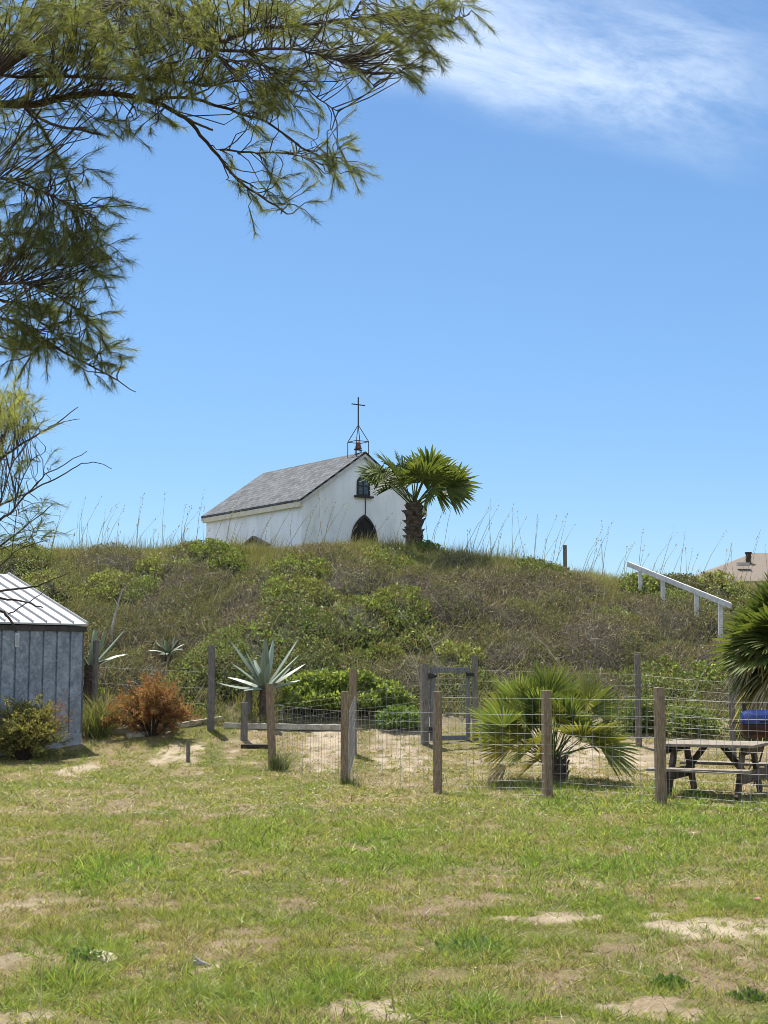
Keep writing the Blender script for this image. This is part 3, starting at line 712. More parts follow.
# ------------------------------------------------------------------ house roof beyond the dune
hp = at(690, 573, 62)
RZ = hp[2] - .35
hc = np.array([hp[0], 62, 0])
house = thing('house', (hc[0] + 6.5, 66.5, gz(hc[0] + 6.5, 66.5)), 'tan shingled house roof with a vent pipe showing behind the dune at the right', 'house')
r1 = at(816, 553, 66.5); ez = RZ
hw_ = MB(); gzz = gz(hc[0] + 6, 66) - .2
hw_.box((hc[0] + 8.5, 66.5, (gzz + ez) / 2), (16.2, 8.2, ez - gzz)); hw_.build('wall', noise_mat('house_wall', (.4, .36, .3), (.5, .46, .4), 3, .9), house)
tanroof = noise_mat('tan_shingles', (.12, .095, .075), (.19, .155, .125), 5, .9, (3, 3, 12), .2)
e0, e1, y0_, y1_ = hc[0] - .2, hc[0] + 17.2, 62, 71; rz_ = r1[2]; 
k = MB(); k.add([(e0, y0_, ez), (e1, y0_, ez), (e1, y1_, ez), (e0, y1_, ez), (e0 + 4.0, 66.5, rz_), (e1 - 4.0, 66.5, rz_)], [(0, 1, 5, 4), (1, 2, 5), (2, 3, 4, 5), (3, 0, 4), (3, 2, 1, 0)])
hr = k.build('roof', tanroof, house)
vp = at(748.5, 559, 64.8); k = MB(); k.tube([(vp[0], vp[1], vp[2] - .5), (vp[0], vp[1], vp[2] + .25)], .12, 10); k.tube([(vp[0], vp[1], vp[2] + .22), (vp[0], vp[1], vp[2] + .3)], .15, 10); k.build('vent_pipe', iron, hr)
vp = at(743, 565, 63.8); k = MB(); k.box((vp[0], vp[1], vp[2] + .03), (.55, .3, .14)); k.build('ridge_vent', noise_mat('vent_metal', (.3, .27, .24), (.42, .39, .36), 5), hr)

# ------------------------------------------------------------------ shed
ST = math.radians(40); sa = np.array([-math.cos(ST), -math.sin(ST), 0]); sb = np.array([-math.sin(ST), math.cos(ST), 0])
se = at(88, 624, 27.3); SG = gz(se[0], se[1])
shed = thing('shed', (se[0], se[1], SG), 'blue grey corrugated metal shed with white metal roof at the left edge', 'shed', ST)
SLn, SD, SP = 4.2, 6.6, .33
def sp(u, v, z): return np.array([se[0], se[1], 0]) + sa * u + sb * v + cu * z
zinc, ntz, oz = new_mat('weathered_zinc')
tcz = N(ntz, 'ShaderNodeTexCoord'); nz1 = N(ntz, 'ShaderNodeTexNoise'); nz1.inputs['Scale'].default_value = 7; nz1.inputs['Detail'].default_value = 8; nz1.inputs['Roughness'].default_value = .7
crz = N(ntz, 'ShaderNodeValToRGB'); el = crz.color_ramp.elements; el[0].position = .33; el[0].color = (.17, .20, .25, 1); el[1].position = .66; el[1].color = (.34, .385, .44, 1)
pz = N(ntz, 'ShaderNodeBsdfPrincipled'); pz.inputs['Metallic'].default_value = .15; pz.inputs['Roughness'].default_value = .6
ntz.links.new(tcz.outputs['Object'], nz1.inputs['Vector']); ntz.links.new(nz1.outputs['Fac'], crz.inputs[0]); nz2 = N(ntz, 'ShaderNodeTexNoise'); nz2.inputs['Scale'].default_value = 1.3; nz2.inputs['Detail'].default_value = 9; nz2.inputs['Roughness'].default_value = .75
mpz = N(ntz, 'ShaderNodeMapping'); mpz.inputs['Scale'].default_value = (2.2, 2.2, .8); ntz.links.new(tcz.outputs['Object'], mpz.inputs[0]); ntz.links.new(mpz.outputs[0], nz2.inputs['Vector'])
cr2 = N(ntz, 'ShaderNodeValToRGB'); cr2.color_ramp.elements[0].position = .52; cr2.color_ramp.elements[0].color = (0, 0, 0, 1); cr2.color_ramp.elements[1].position = .72; cr2.color_ramp.elements[1].color = (.8, .8, .8, 1); ntz.links.new(nz2.outputs['Fac'], cr2.inputs[0])
vz = N(ntz, 'ShaderNodeTexVoronoi'); vz.inputs['Scale'].default_value = 22; ntz.links.new(tcz.outputs['Object'], vz.inputs['Vector'])
mv = N(ntz, 'ShaderNodeMix', data_type='RGBA', blend_type='MULTIPLY'); mv.inputs[0].default_value = .45; ntz.links.new(crz.outputs[0], mv.inputs[6]); bwz = N(ntz, 'ShaderNodeRGBToBW'); ntz.links.new(vz.outputs['Color'], bwz.inputs[0]); ntz.links.new(bwz.outputs[0], mv.inputs[7])
ms_ = N(ntz, 'ShaderNodeMix', data_type='RGBA'); ntz.links.new(cr2.outputs[0], ms_.inputs[0]); ntz.links.new(mv.outputs[2], ms_.inputs[6]); ms_.inputs[7].default_value = (.085, .10, .125, 1)
ntz.links.new(ms_.outputs[2], pz.inputs['Base Color']); ntz.links.new(pz.outputs[0], oz.inputs['Surface'])
whiteroof = noise_mat('white_metal_roof', (.34, .34, .34), (.43, .43, .43), 4, .45, (1, 4, 4), .05)
oh = .07; zw = se[2] - .05
k = MB()
# front wall: trapezoidal sheet profile
us = np.arange(oh, SLn, .25)
z0s = SG - .3 + .42
for (a0, a1) in ((oh, SLn),):
    pts_u = []; u = a0; i = 0
    while u < a1:
        pts_u += [(u, 0), (u + .225, 0), (u + .236, .032), (u + .258, .032)]; u += .27; i += 1
    lo = [sp(u_, oh + d_, z0s) for u_, d_ in pts_u]; hi = [sp(u_, oh + d_, zw - .02) for u_, d_ in pts_u]; m_ = len(lo)
    k.add(lo + hi, [(i, i + 1, m_ + i + 1, m_ + i) for i in range(m_ - 1)])
k.prism([sp(oh, oh + .06, z0s), sp(oh, oh + .06, zw), sp(oh, SD / 2, zw + SP * (SD / 2 - oh) - .12), sp(oh, SD - oh, zw), sp(oh, SD - oh, z0s)], sa * (SLn - .1))
wall_ = k.build('wall', zinc, shed)
fd = MB(); fd.box(sp(SLn / 2, SD / 2, SG - .1 + .06), (SLn - 2 * oh + .04, SD - 2 * oh + .04, .47), (sa, sb, cu)); fd.build('foundation', noise_mat('blue_white_concrete', (.20, .23, .27), (.32, .35, .39), 6, .9), shed, bevel=.01)
k = MB(); k.box(sp(oh - .012, oh + .03, (z0s + zw) / 2), (.055, .055, zw - z0s), (sa, sb, cu)); k.build('corner_trim', noise_mat('dark_zinc', (.06, .065, .075), (.12, .125, .14), 9, .6), shed)
k = MB(); k.box(sp(SLn / 2, oh - .02, zw - .045), (SLn, .03, .09), (sa, sb, cu)); k.build('eave_strip', noise_mat('eave_gap_shade', (.035, .032, .03), (.07, .065, .06), 9, .8), shed)  # dark strip standing in for the shaded gap under the eave
k = MB(); tk = .03
zrd = se[2] + SP * SD / 2
k.prism([sp(0, 0, se[2]), sp(0, SD / 2, zrd), sp(0, SD, se[2]), sp(0, SD, se[2] - tk), sp(0, SD / 2, zrd - tk), sp(0, 0, se[2] - tk)], sa * SLn)
for u in np.arange(.02, SLn, .27):
    k.bar(sp(u, 0, se[2] + .02), sp(u, SD / 2, zrd + .02), .014, .05)
    k.bar(sp(u, SD, se[2] + .012), sp(u, SD / 2, zrd + .012), .03, .03)
k.build('roof', whiteroof, shed)
lp = sp(1.62, oh - .03, se[2] - .3)
d_ = ray(17, 640); 
tt = np.dot(sp(0, oh, 0) - np.array([0, 0, CAMZ]), sb) / np.dot(d_, sb); lp = np.array([0, 0, CAMZ]) + d_ * tt
k = MB(); k.box(lp, (.08, .025, .26), (sa, sb, cu)); k.tube([lp - sb * .03 - cu * .08, lp - sb * .06 - cu * .04, lp - sb * .06 + cu * .05, lp - sb * .03 + cu * .09], .012); k.build('latch', noise_mat('latch_metal', (.35, .37, .4), (.5, .52, .55), 9, .4), shed)

# ------------------------------------------------------------------ fences, posts, gate, timbers
def post_mb(x, y, h, wd=.10, yaw=None, lean=(0, 0), rnd_=False):
    z = gz(x, y); yaw = rng.uniform(-.4, .4) if yaw is None else yaw
    k = MB(); c_, s_ = math.cos(yaw), math.sin(yaw)
    d = np.array([lean[0], lean[1], 1.0]); d /= np.linalg.norm(d)
    if rnd_:
        P = [np.array([x, y, z - .25]) + d * (tz) for tz in (0, .25 + h * .3, .25 + h * .7, .25 + h - .01, .25 + h)]
        k.tube(P, [wd * .55, wd * .52, wd * .5, wd * .5, wd * .44], 10)
    else:
        a1 = np.array([c_, s_, 0]); a1 -= d * np.dot(a1, d); a1 /= np.linalg.norm(a1)
        b1 = np.cross(d, a1)
        k.box(np.array([x, y, z]) + d * (h - .25) / 2, (wd, wd, h + .25), (a1, b1, d), .97)
    return k
def wire_mb(p, q, hs, vstep, r1=.0016, r2=.0020, z0=None, vtop=None):
    k = MB(); p = np.array(p, float); q = np.array(q, float); L = np.linalg.norm(q - p)
    for h in hs:
        sag = rng.normal() * .006; m = (p + q) / 2
        k.tube([(p[0], p[1], gz(*p) + h), (m[0], m[1], (gz(*p) + gz(*q)) / 2 + h - .008 + sag), (q[0], q[1], gz(*q) + h)], r1, 4, False)
    if vstep:
        n = max(int(L / vstep), 2)
        for i in range(1, n):
            m = p + (q - p) * i / n; zg = gz(*p) + (gz(*q) - gz(*p)) * i / n
            j = rng.normal(size=2) * .004
            k.tube([(m[0], m[1], zg + hs[0]), (m[0] + j[0], m[1], zg + (vtop or hs[-1]))], r2, 4, False)
    return k
off = np.array([.0, -.058])
front = thing('wire_fence', (FP[2, 0], FP[2, 1], gz(*FP[2])), 'front wire mesh fence on square wooden posts across the lawn', 'fence')
hts = [1.41, 1.36, 1.38, 1.40, 1.44, 1.42]
hsF = [.05, .13, .22, .33, .45, .58, .70, .83, .96, 1.09, 1.30]
for i, (x, y) in enumerate(FP):
    lean = (0, 0)
    if i == 0: lean = (-.045, 0)
    post_mb(x, y, hts[i], .11 if i != 1 else .115, lean=lean).build('post', M['post'], front, bevel=.006)
hsL = [.04, .16, .30, .48, .66, .84, .96, 1.07]
for i in range(len(FP) - 1):
    hs = hsL if i == 0 else hsF[:-1] if i == 1 else hsF
    wire_mb(FP[i] + off, FP[i + 1] + off, hs, .10).build('wire_mesh', M['wire'], front)
Bk = {}
def bpost(px, py_base, Yv): return np.array([(px - 384) / F * Yv, Yv])
B = {'a': bpost(97, 0, 28.6), 'b': bpost(212.5, 0, 28.3), 'c': bpost(353, 0, 26.4), 'd': bpost(424.5, 0, 27.3), 'e': bpost(474.5, 0, 27.6), 'f': bpost(636, 0, 27.2), 'g': bpost(729, 0, 26.2), 'h': bpost(815, 0, 25.6)}
back = thing('wire_fence', (B['d'][0], B['d'][1], gz(*B['d'])), 'weathered back wire fence running along the foot of the dune', 'fence')
def top_h(px, py, P):   # height so that the top sits where it is seen
    return at(px, py, P[1])[2] - gz(*P)
for kx, (px, pt) in {'a': (97, 640), 'b': (212.5, 645), 'c': (353, 669), 'd': (424.5, 664), 'e': (474.5, 656), 'f': (636, 654), 'g': (729, 664), 'h': (815, 664)}.items():
    post_mb(B[kx][0], B[kx][1], top_h(px, pt, B[kx]), .12 if kx == 'b' else .135 if kx in 'dc' else .115, rnd_=kx in 'afg').build('post', M['oldpost'] if kx != 'c' else M['post'], back, bevel=.006)
wire_mb(B['a'] - [0, .06], B['b'] - [0, .06], [.5, .8, 1.1], 0, .0012).build('wire_mesh', M['wire'], back)
wire_mb(FP[0] + [0, .06], B['c'] - [0, .08], [.05, .2, .4, .6, .8, .95, 1.05], 0).build('wire_mesh', M['wire'], back)
wire_mb(B['c'] - [0, .08], B['d'] - [0, .08], [.05, .2, .35, .5, .65, .8, .95, 1.1], .12).build('wire_mesh', M['wire'], back)
wire_mb(B['e'] - [0, .07], B['f'] - [0, .07], [.05, .3, .5, .7, .9, 1.1, 1.3], .2).build('wire_mesh', M['wire'], back)
wire_mb(B['f'] - [0, .07], B['g'] - [0, .07], [.05, .2, .35, .5, .65, .8, .95, 1.1, 1.3], .15).build('wire_mesh', M['wire'], back)
wire_mb(B['g'] - [0, .07], B['h'] - [0, .07], [.05, .3, .5, .7, .9, 1.1, 1.3], .2).build('wire_mesh', M['wire'], back)
wire_mb(FP[1] + [.06, .06], B['c'] - [-.05, .08], [.05, .2, .4, .6, .8, .95, 1.05], .14).build('wire_mesh', M['wire'], back)
# gate
gd = B['d'] + np.array([.10, -.02]); ge = B['e'] - np.array([.10, .02]); gl = ge - gd; gw = np.linalg.norm(gl); gax = np.array([*(gl / gw), 0]); gay = np.array([-gax[1], gax[0], 0])
gz0 = gz(*gd); gtop = at(430, 667, gd[1])[2]; gbot = gz0 + .06
gate = thing('gate', (gd[0], gd[1], gz0), 'grey framed wire garden gate with black hinges between two posts', 'gate')
def gp_(u, z): return np.array([gd[0], gd[1], 0]) + gax * u + cu * z
k = MB()
for u in (.04, gw - .04): k.box(gp_(u, (gbot + gtop) / 2), (.08, .04, gtop - gbot), (gax, gay, cu))
k.box(gp_(gw / 2, gtop - .055), (gw - .16, .038, .10), (gax, gay, cu)); k.box(gp_(gw / 2, gbot + .05), (gw - .16, .038, .09), (gax, gay, cu))
gf = k.build('frame', M['gatewood'], gate, bevel=.004)
k = MB()
for i in range(1, 9): u = .08 + (gw - .16) * i / 9; k.tube([gp_(u, gbot + .09), gp_(u, gtop - .1)], .002, 4)
for i in range(1, 11): z = gbot + .09 + (gtop - gbot - .2) * i / 11; k.tube([gp_(.08, z), gp_(gw - .08, z)], .002, 4)
k.build('wire_mesh', M['wire'], gate)
for z in (gtop - .17, gbot + .2):
    k = MB(); k.add([gp_(-.06, z - .06) - gay * .072, gp_(-.06, z + .06) - gay * .072, gp_(.13, z + .015) - gay * .03, gp_(.13, z - .015) - gay * .03, gp_(-.06, z - .06) - gay * .06, gp_(-.06, z + .06) - gay * .06, gp_(.13, z + .015) - gay * .018, gp_(.13, z - .015) - gay * .018], [(0, 1, 2, 3), (7, 6, 5, 4), (0, 4, 5, 1), (1, 5, 6, 2), (2, 6, 7, 3), (3, 7, 4, 0)])
    k.build('hinge', M['black'], gate)
k = MB(); k.box(gp_(gw - .0, gtop - .14) - gay * .05, (.17, .03, .06), (gax, gay, cu)); k.tube([gp_(gw - .1, gtop - .14) - gay * .07, gp_(gw - .1, gtop - .08) - gay * .09], .01); k.build('latch', M['black'], gate)

# single posts and stakes
def single(name, px, py, Yv, pt, wd, label, cat, mat, lean=(0, 0), rnd_=True, group=None):
    x, y = (px - 384) / F * Yv, Yv; h = at(px, pt, Yv)[2] - gz(x, y)
    o = post_mb(x, y, h, wd, lean=lean, rnd_=rnd_).build(name, mat, None, bevel=.005)
    tag(o, label, cat, group); return o
def reorigin(o):
    me = o.data; n = len(me.vertices); co = np.empty(n * 3, np.float32); me.vertices.foreach_get('co', co); co = co.reshape(-1, 3)
    c = np.array([(co[:, 0].min() + co[:, 0].max()) / 2, (co[:, 1].min() + co[:, 1].max()) / 2, co[:, 2].min()]); co -= c
    me.vertices.foreach_set('co', co.ravel()); me.update(); o.location = [float(v) for v in c]
reorigin(single('post', 565.5, 565, 37.0, 545, .10, 'lone dark post standing on the dune crest against the sky', 'post', M['oldpost']))
reorigin(single('post', 51.5, 600, 33.5, 582, .11, 'grey post on the dune above the shed roof', 'post', M['gatewood']))
reorigin(single('post', 245.5, 728, 27.6, 702, .13, 'knee high round post by the timbers left of the wire fence', 'post', M['oldpost']))
reorigin(single('post', 250, 722, 29.0, 685, .13, 'dark round post behind the knee high one, below the big agave', 'post', M['oldpost']))
reorigin(single('stake', 190.5, 752, 25.6, 740, .06, 'small wooden stake stub in the bare sand of the lawn', 'stake', M['oldpost'], rnd_=False))
def timber(name, p, q, w_, h_, label, cat, mat=None, lift=.0):
    a_ = ground_at(*p, y0=20); b_ = ground_at(*q, y0=20)
    a_ = np.array([a_[0], a_[1], gz(a_[0], a_[1]) + h_ * .38 + lift]); b_ = np.array([b_[0], b_[1], gz(b_[0], b_[1]) + h_ * .38 + lift])
    o = MB().bar(a_, b_, w_, h_).build(name, mat or M['timber'], None, bevel=.012); tag(o, label, cat); reorigin(o); return o
timber('garden_timber', (104, 734), (150, 733), .13, .11, 'pale edging timber in front of the red bush', 'timber')
timber('garden_timber', (126, 738), (148, 735.5), .10, .09, 'short pale timber offcut lying nearest the red bush stem', 'timber')
timber('garden_timber', (164, 730), (222, 721), .13, .10, 'edging timber running past the tall left back post', 'timber')
timber('garden_timber', (224, 728), (341, 730), .15, .11, 'long edging timber beneath the big agave', 'timber')
timber('board', (241, 748), (268, 748), .14, .07, 'dark fallen board lying in the grass left of the leaning fence post', 'board', noise_mat('rotten_board', (.02, .016, .013), (.05, .04, .03), 12, .95))

# white hand rail going down the dune
hrp = [at(628, 564, 36.0), at(729, 605, 32.2)]
hdir = hrp[1] - hrp[0]; hL = np.linalg.norm(hdir)
rail = thing('handrail', (hrp[1][0], hrp[1][1], gz(hrp[1][0], hrp[1][1])), 'white painted wooden handrail sloping down the dune', 'handrail')
MB().bar(hrp[0], hrp[1] + hdir * .02, .04, .125).build('rail', M['whitewood'], rail, bevel=.006)
for px, py in ((641, 590), (663.5, 608), (697, 607), (720.5, 630)):
    tpar = (px - 628) / (729 - 628); P = hrp[0] + hdir * tpar
    for _ in range(3):
        tpar += (px - (384 + F * P[0] / P[1])) / 101 * .9; P = hrp[0] + hdir * tpar
    zg = gz(P[0], P[1]); zt_ = P[2] - .02
    MB().box((P[0], P[1] + .07, (zg - .2 + zt_) / 2), (.09, .09, zt_ - zg + .2)).build('post', M['whitewood'], rail, bevel=.005)

# ------------------------------------------------------------------ picnic table
te = norm(np.array([.90, -.43, 0])); tn = np.array([-te[1], te[0], 0])
tcx, tcy = 4.40, 19.95; tz0 = gz(tcx, tcy) + .01
table = thing('picnic_table', (tcx, tcy, tz0), 'weathered brown wooden picnic table behind the fence at the right', 'picnic table', math.atan2(te[1], te[0]))
def tp(a, b, z): return np.array([tcx, tcy, tz0]) + te * a + tn * b + cu * z
TH_ = .69; SH_ = .39; TL = 1.30
k = MB()
for i in range(8): k.box(tp(0, -.525 + .15 * i, TH_ - .02 + .001 * (i % 2)), (TL, .142, .04), (te, tn, cu))
k.build('tabletop', M['tabletop'], table, bevel=.006)
for sg in (-1, 1):
    k = MB()
    for j in (0, 1): k.box(tp(0, sg * (.80 + .14 * j), SH_ - .02), (TL, .132, .04), (te, tn, cu))
    k.build('bench', M['tabletop'], table, bevel=.006)
for s1 in (-1, 1):
    a_ = s1 * (TL / 2 - .20)
    for s2 in (-1, 1):
        k = MB(); k.bar(tp(a_, s2 * .30, TH_ - .045), tp(a_, s2 * .72, 0), .15, .05, te * s2) ; k.build('leg', M['table'], table, bevel=.005)
    k = MB(); a2 = a_ + .047 * s1
    k.prism([tp(a2, -.96, SH_ - .045), tp(a2, .96, SH_ - .045), tp(a2, .96, SH_ - .10), tp(a2, .86, SH_ - .19), tp(a2, -.86, SH_ - .19), tp(a2, -.96, SH_ - .10)], te * .045 * s1)
    k.build('seat_beam', M['table'], table, bevel=.004)
    k = MB(); k.prism([tp(a2, -.55, TH_ - .043), tp(a2, .55, TH_ - .043), tp(a2, .55, TH_ - .08), tp(a2, .46, TH_ - .13), tp(a2, -.46, TH_ - .13), tp(a2, -.55, TH_ - .08)], te * .045 * s1); k.build('top_batten', M['table'], table, bevel=.004)
    k = MB(); k.bar(tp(a_ - .03 * s1, 0, SH_ - .12), tp(.12 * s1, 0, TH_ - .05), .08, .04, tn); k.build('brace', M['table'], table, bevel=.004)

# ------------------------------------------------------------------ barrel grill
gx_, gy_ = at(768, 723, 21.9)[:2]; gzg = gz(gx_, gy_); gc = at(768, 724, 21.9)[2]
grill = thing('barrel_grill', (gx_, gy_, gzg), 'blue lidded barrel barbecue grill beside the picnic table', 'grill')
blue, ntb, ob = new_mat('blue_enamel'); pbm = N(ntb, 'ShaderNodeBsdfPrincipled'); nb = N(ntb, 'ShaderNodeTexNoise'); nb.inputs['Scale'].default_value = 9; nb.inputs['Detail'].default_value = 6
crb = N(ntb, 'ShaderNodeValToRGB'); crb.color_ramp.elements[0].color = (.006, .014, .075, 1); crb.color_ramp.elements[1].color = (.014, .032, .15, 1); crb.color_ramp.elements[0].position = .35; crb.color_ramp.elements[1].position = .7
ntb.links.new(nb.outputs['Fac'], crb.inputs[0]); ntb.links.new(crb.outputs[0], pbm.inputs['Base Color']); pbm.inputs['Roughness'].default_value = .25; ntb.links.new(pbm.outputs[0], ob.inputs['Surface'])
def half_barrel(zs, lo, hi, r, L):
    k = MB(); vs = []; n = 14; prof = [(-L / 2, .55), (-L / 2 + .02, .8), (-L / 2 + .07, .97), (-L / 2 + .14, 1), (L / 2 - .14, 1), (L / 2 - .07, .97), (L / 2 - .02, .8), (L / 2, .55)]
    for (xx, kk) in prof:
        for j in range(n + 1):
            a_ = lo + (hi - lo) * j / n; vs.append((gx_ + xx, gy_ + r * kk * math.cos(a_), gc + zs + r * kk * math.sin(a_)))
    fs = [(i * (n + 1) + j, i * (n + 1) + j + 1, (i + 1) * (n + 1) + j + 1, (i + 1) * (n + 1) + j) for i in range(len(prof) - 1) for j in range(n)]
    fs += [tuple(range(n, -1, -1)), tuple((len(prof) - 1) * (n + 1) + j for j in range(n + 1))]
    fs += [(i * (n + 1), (i + 1) * (n + 1), (i + 1) * (n + 1) + n, i * (n + 1) + n) for i in range(len(prof) - 1)]
    return k.add(vs, fs)
lid = half_barrel(.008, 0, math.pi, .20, .80).build('lid', blue, grill, smooth=False)
k = MB(); k.tube([(gx_ - .15, gy_ - .2, gc + .05), (gx_ - .15, gy_ - .25, gc + .05), (gx_ + .15, gy_ - .25, gc + .05), (gx_ + .15, gy_ - .2, gc + .05)], .012); k.build('handle', M['black'], lid)
half_barrel(0, math.pi, 2 * math.pi, .20, .80).build('tub', noise_mat('sooty_enamel', (.015, .012, .012), (.07, .022, .018), 8, .5), grill)
for sg in (-1, 1):
    for s2 in (-1, 1):
        k = MB(); k.tube([(gx_ + sg * .30, gy_ + s2 * .12, gc - .15), (gx_ + sg * .24, gy_ + s2 * .13, gc - .26), (gx_ + sg * .12, gy_ + s2 * .2, gc - .30), (gx_ + sg * .30, gy_ + s2 * .26, gzg)], .014); k.build('leg', M['black'], grill)
k = MB(); k.tube([(gx_ - .40, gy_ - .05, gc + .02), (gx_ - .52, gy_ - .05, gc + .02), (gx_ - .52, gy_ + .05, gc + .02), (gx_ - .40, gy_ + .05, gc + .02)], .011); k.build('side_handle', M['black'], grill)
k = MB(); k.tube([(gx_ - .33, gy_ + .05, gc + .12), (gx_ - .33, gy_ + .05, gc + .30)], .03, 8); k.build('chimney', M['black'], grill)

# ------------------------------------------------------------------ palms
def frond(base, d, pet, R, nseg, spread, droop, colA, colB, roll=0., pet_r=.012, curve=.25, fold=.25, wsc=1.0):
    """palmate frond -> V, T, C. d: leaving direction of the petiole"""
    d = d / np.linalg.norm(d); up = np.array([0, 0, 1.])
    s = np.cross(d, up); s = s / (np.linalg.norm(s) + 1e-6)
    V, T, Cc = [], [], []
    pts = []
    for i in range(7):
        q = i / 6; pts.append(base + d * pet * q - up * curve * pet * q * q)
    a = pts[-1] - pts[-2]; a /= np.linalg.norm(a)
    n_ = np.cross(s, a); n_ /= np.linalg.norm(n_)
    if roll: s, n_ = s * math.cos(roll) + n_ * math.sin(roll), n_ * math.cos(roll) - s * math.sin(roll)
    o = 0
    for i in range(6):
        r0 = pet_r * (1.4 - .6 * i / 6); r1 = pet_r * (1.4 - .6 * (i + 1) / 6)
        q = [pts[i] - s * r0, pts[i] + s * r0, pts[i] - n_ * r0, pts[i + 1] - s * r1, pts[i + 1] + s * r1, pts[i + 1] - n_ * r1]
        V += q; T += [(o, o + 1, o + 4), (o, o + 4, o + 3), (o + 1, o + 2, o + 5), (o + 1, o + 5, o + 4), (o + 2, o, o + 3), (o + 2, o + 3, o + 5)]
        Cc += [colA * .9 + np.array([.02, .02, .0])] * 6; o += 6
    hub = pts[-1]; dphi = spread / nseg
    for j in range(nseg):
        phi = -spread / 2 + (j + .5) * dphi + rng.normal() * .02
        rl = R * (.72 + .28 * math.cos(phi * .75)) * rng.uniform(.88, 1.06)
        dr = droop * rng.uniform(.5, 1.5)
        di = math.cos(phi) * a + math.sin(phi) * s; sd = -math.sin(phi) * a + math.cos(phi) * s
        cup = n_ * .25 * abs(math.sin(phi)) 
        c = colA + (colB - colA) * rng.random(); c = c * rng.uniform(.8, 1.2)
        steps = (0.03, .3, .55, .8, 1.0); wd = np.array([.02, .30, .50, .36, .03]) * dphi * R * .95 * wsc
        for i, q in enumerate(steps):
            P = hub + (di + cup) * rl * q - up * dr * rl * q ** 2.2 + n_ * 0
            f_ = fold * wd[i]
            V += [P - sd * wd[i] + n_ * f_, P, P + sd * wd[i] + n_ * f_]; Cc += [c * (1 if q < .8 else 1.15)] * 3
            if i:
                b_ = o + 3 * (i - 1)
                T += [(b_, b_ + 1, b_ + 4), (b_, b_ + 4, b_ + 3), (b_ + 1, b_ + 2, b_ + 5), (b_ + 1, b_ + 5, b_ + 4)]
        o += 15
    return np.array(V), np.array(T), np.clip(np.array(Cc), .005, .9)
def add_frond(root, *a_, **kw):
    V, T, c = frond(*a_, **kw); return np_obj('frond', V, T, c, M['palm'], root)
gA, gB = np.array([.055, .085, .022]), np.array([.115, .135, .035])
yA, yB = np.array([.17, .16, .03]), np.array([.27, .21, .05])
dA, dB = np.array([.26, .20, .12]), np.array([.40, .34, .24])
boots = noise_mat('palm_boots', (.035, .026, .02), (.12, .09, .065), 9, .95, (1, 1, 2.5), .8)
def palm_trunk(root, x, y, z0, h, r, nb=46):
    k = MB(); k.tube([(x, y, z0 - .3), (x, y, z0 + h * .35), (x, y, z0 + h * .75), (x, y, z0 + h)], [r * .85, r * .95, r, r * .8], 14)
    for i in range(nb):
        a_ = i * 2.4; q = (i + .5) / nb; zz = z0 + h * (q * 1.02 - .05); rr = r * (.85 + .1 * q)
        dd = np.array([math.cos(a_), math.sin(a_), 0]); tt_ = np.array([-dd[1], dd[0], 0])
        b_ = np.array([x, y, zz]) + dd * rr * .85
        e_ = b_ + dd * rng.uniform(.08, .20) * (r / .2) + cu * rng.uniform(.04, .2)
        w1 = r * rng.uniform(.3, .5)
        k.add([b_ - tt_ * w1 - cu * .05, b_ + tt_ * w1 - cu * .05, b_ + tt_ * w1 * .5 + cu * .09, b_ - tt_ * w1 * .5 + cu * .09, e_ - tt_ * w1 * .4, e_ + tt_ * w1 * .4], [(0, 1, 5, 4), (1, 2, 5), (2, 3, 4, 5), (3, 0, 4)])
    return k.build('trunk', boots, root)
# cabbage palm beside the chapel
px_, py_ = at(414, 540, 37.2)[:2]; pz = gz(px_, py_); ptop = at(412.5, 503, 37.2)[2]
palm1 = thing('palm_tree', (px_, py_, pz), 'short cabbage palm with rough trunk in front of the chapel gable', 'palm tree')
palm_trunk(palm1, px_, py_, pz, ptop - pz, .205)
hubs = [(-32, -30, 0), (-20, -34, .1), (-6, -34, -.1), (8, -36, .2), (18, -34, 0), (28, -26, -.2), (36, -18, .2), (42, -22, -.1), (24, -16, .6), (4, -22, -.5), (-10, -22, .6), (14, -22, -.6), (30, -30, .4), (20, -12, -.5), (-26, -26, .3), (36, -10, .4), (2, -30, .5), (12, -30, .6), (24, -34, -.4), (-14, -28, -.3), (46, -14, .1)]
base1 = np.array([px_, py_, ptop - .06]); sc_ = 37.2 / F
for (hx, hy, hd) in hubs:
    h_ = np.array([((hx - 4) * 1.08 if hx < 4 else (hx - 2) * .92) * sc_, hd, -hy * sc_]); pet = np.linalg.norm(h_) * 1.05
    d_ = h_ / np.linalg.norm(h_) + cu * .2
    add_frond(palm1, base1 + rng.normal(size=3) * .05, d_, pet * 1.0, .78 * rng.uniform(.85, 1.1), 28, 3.5, .20, gA * 1.1, gB * 1.1, roll=rng.normal() * .9, curve=.1, pet_r=.018, wsc=.75)
h_ = np.array([-38 * sc_, -.25, 37 * sc_]); add_frond(palm1, base1, h_ / np.linalg.norm(h_) + cu * .12, 1.25, .60, 28, 3.2, .5, gA * 1.2, gB * 1.2, roll=.5, curve=.14, pet_r=.02, wsc=.75)
h_ = np.array([-36 * sc_, -.1, 22 * sc_])
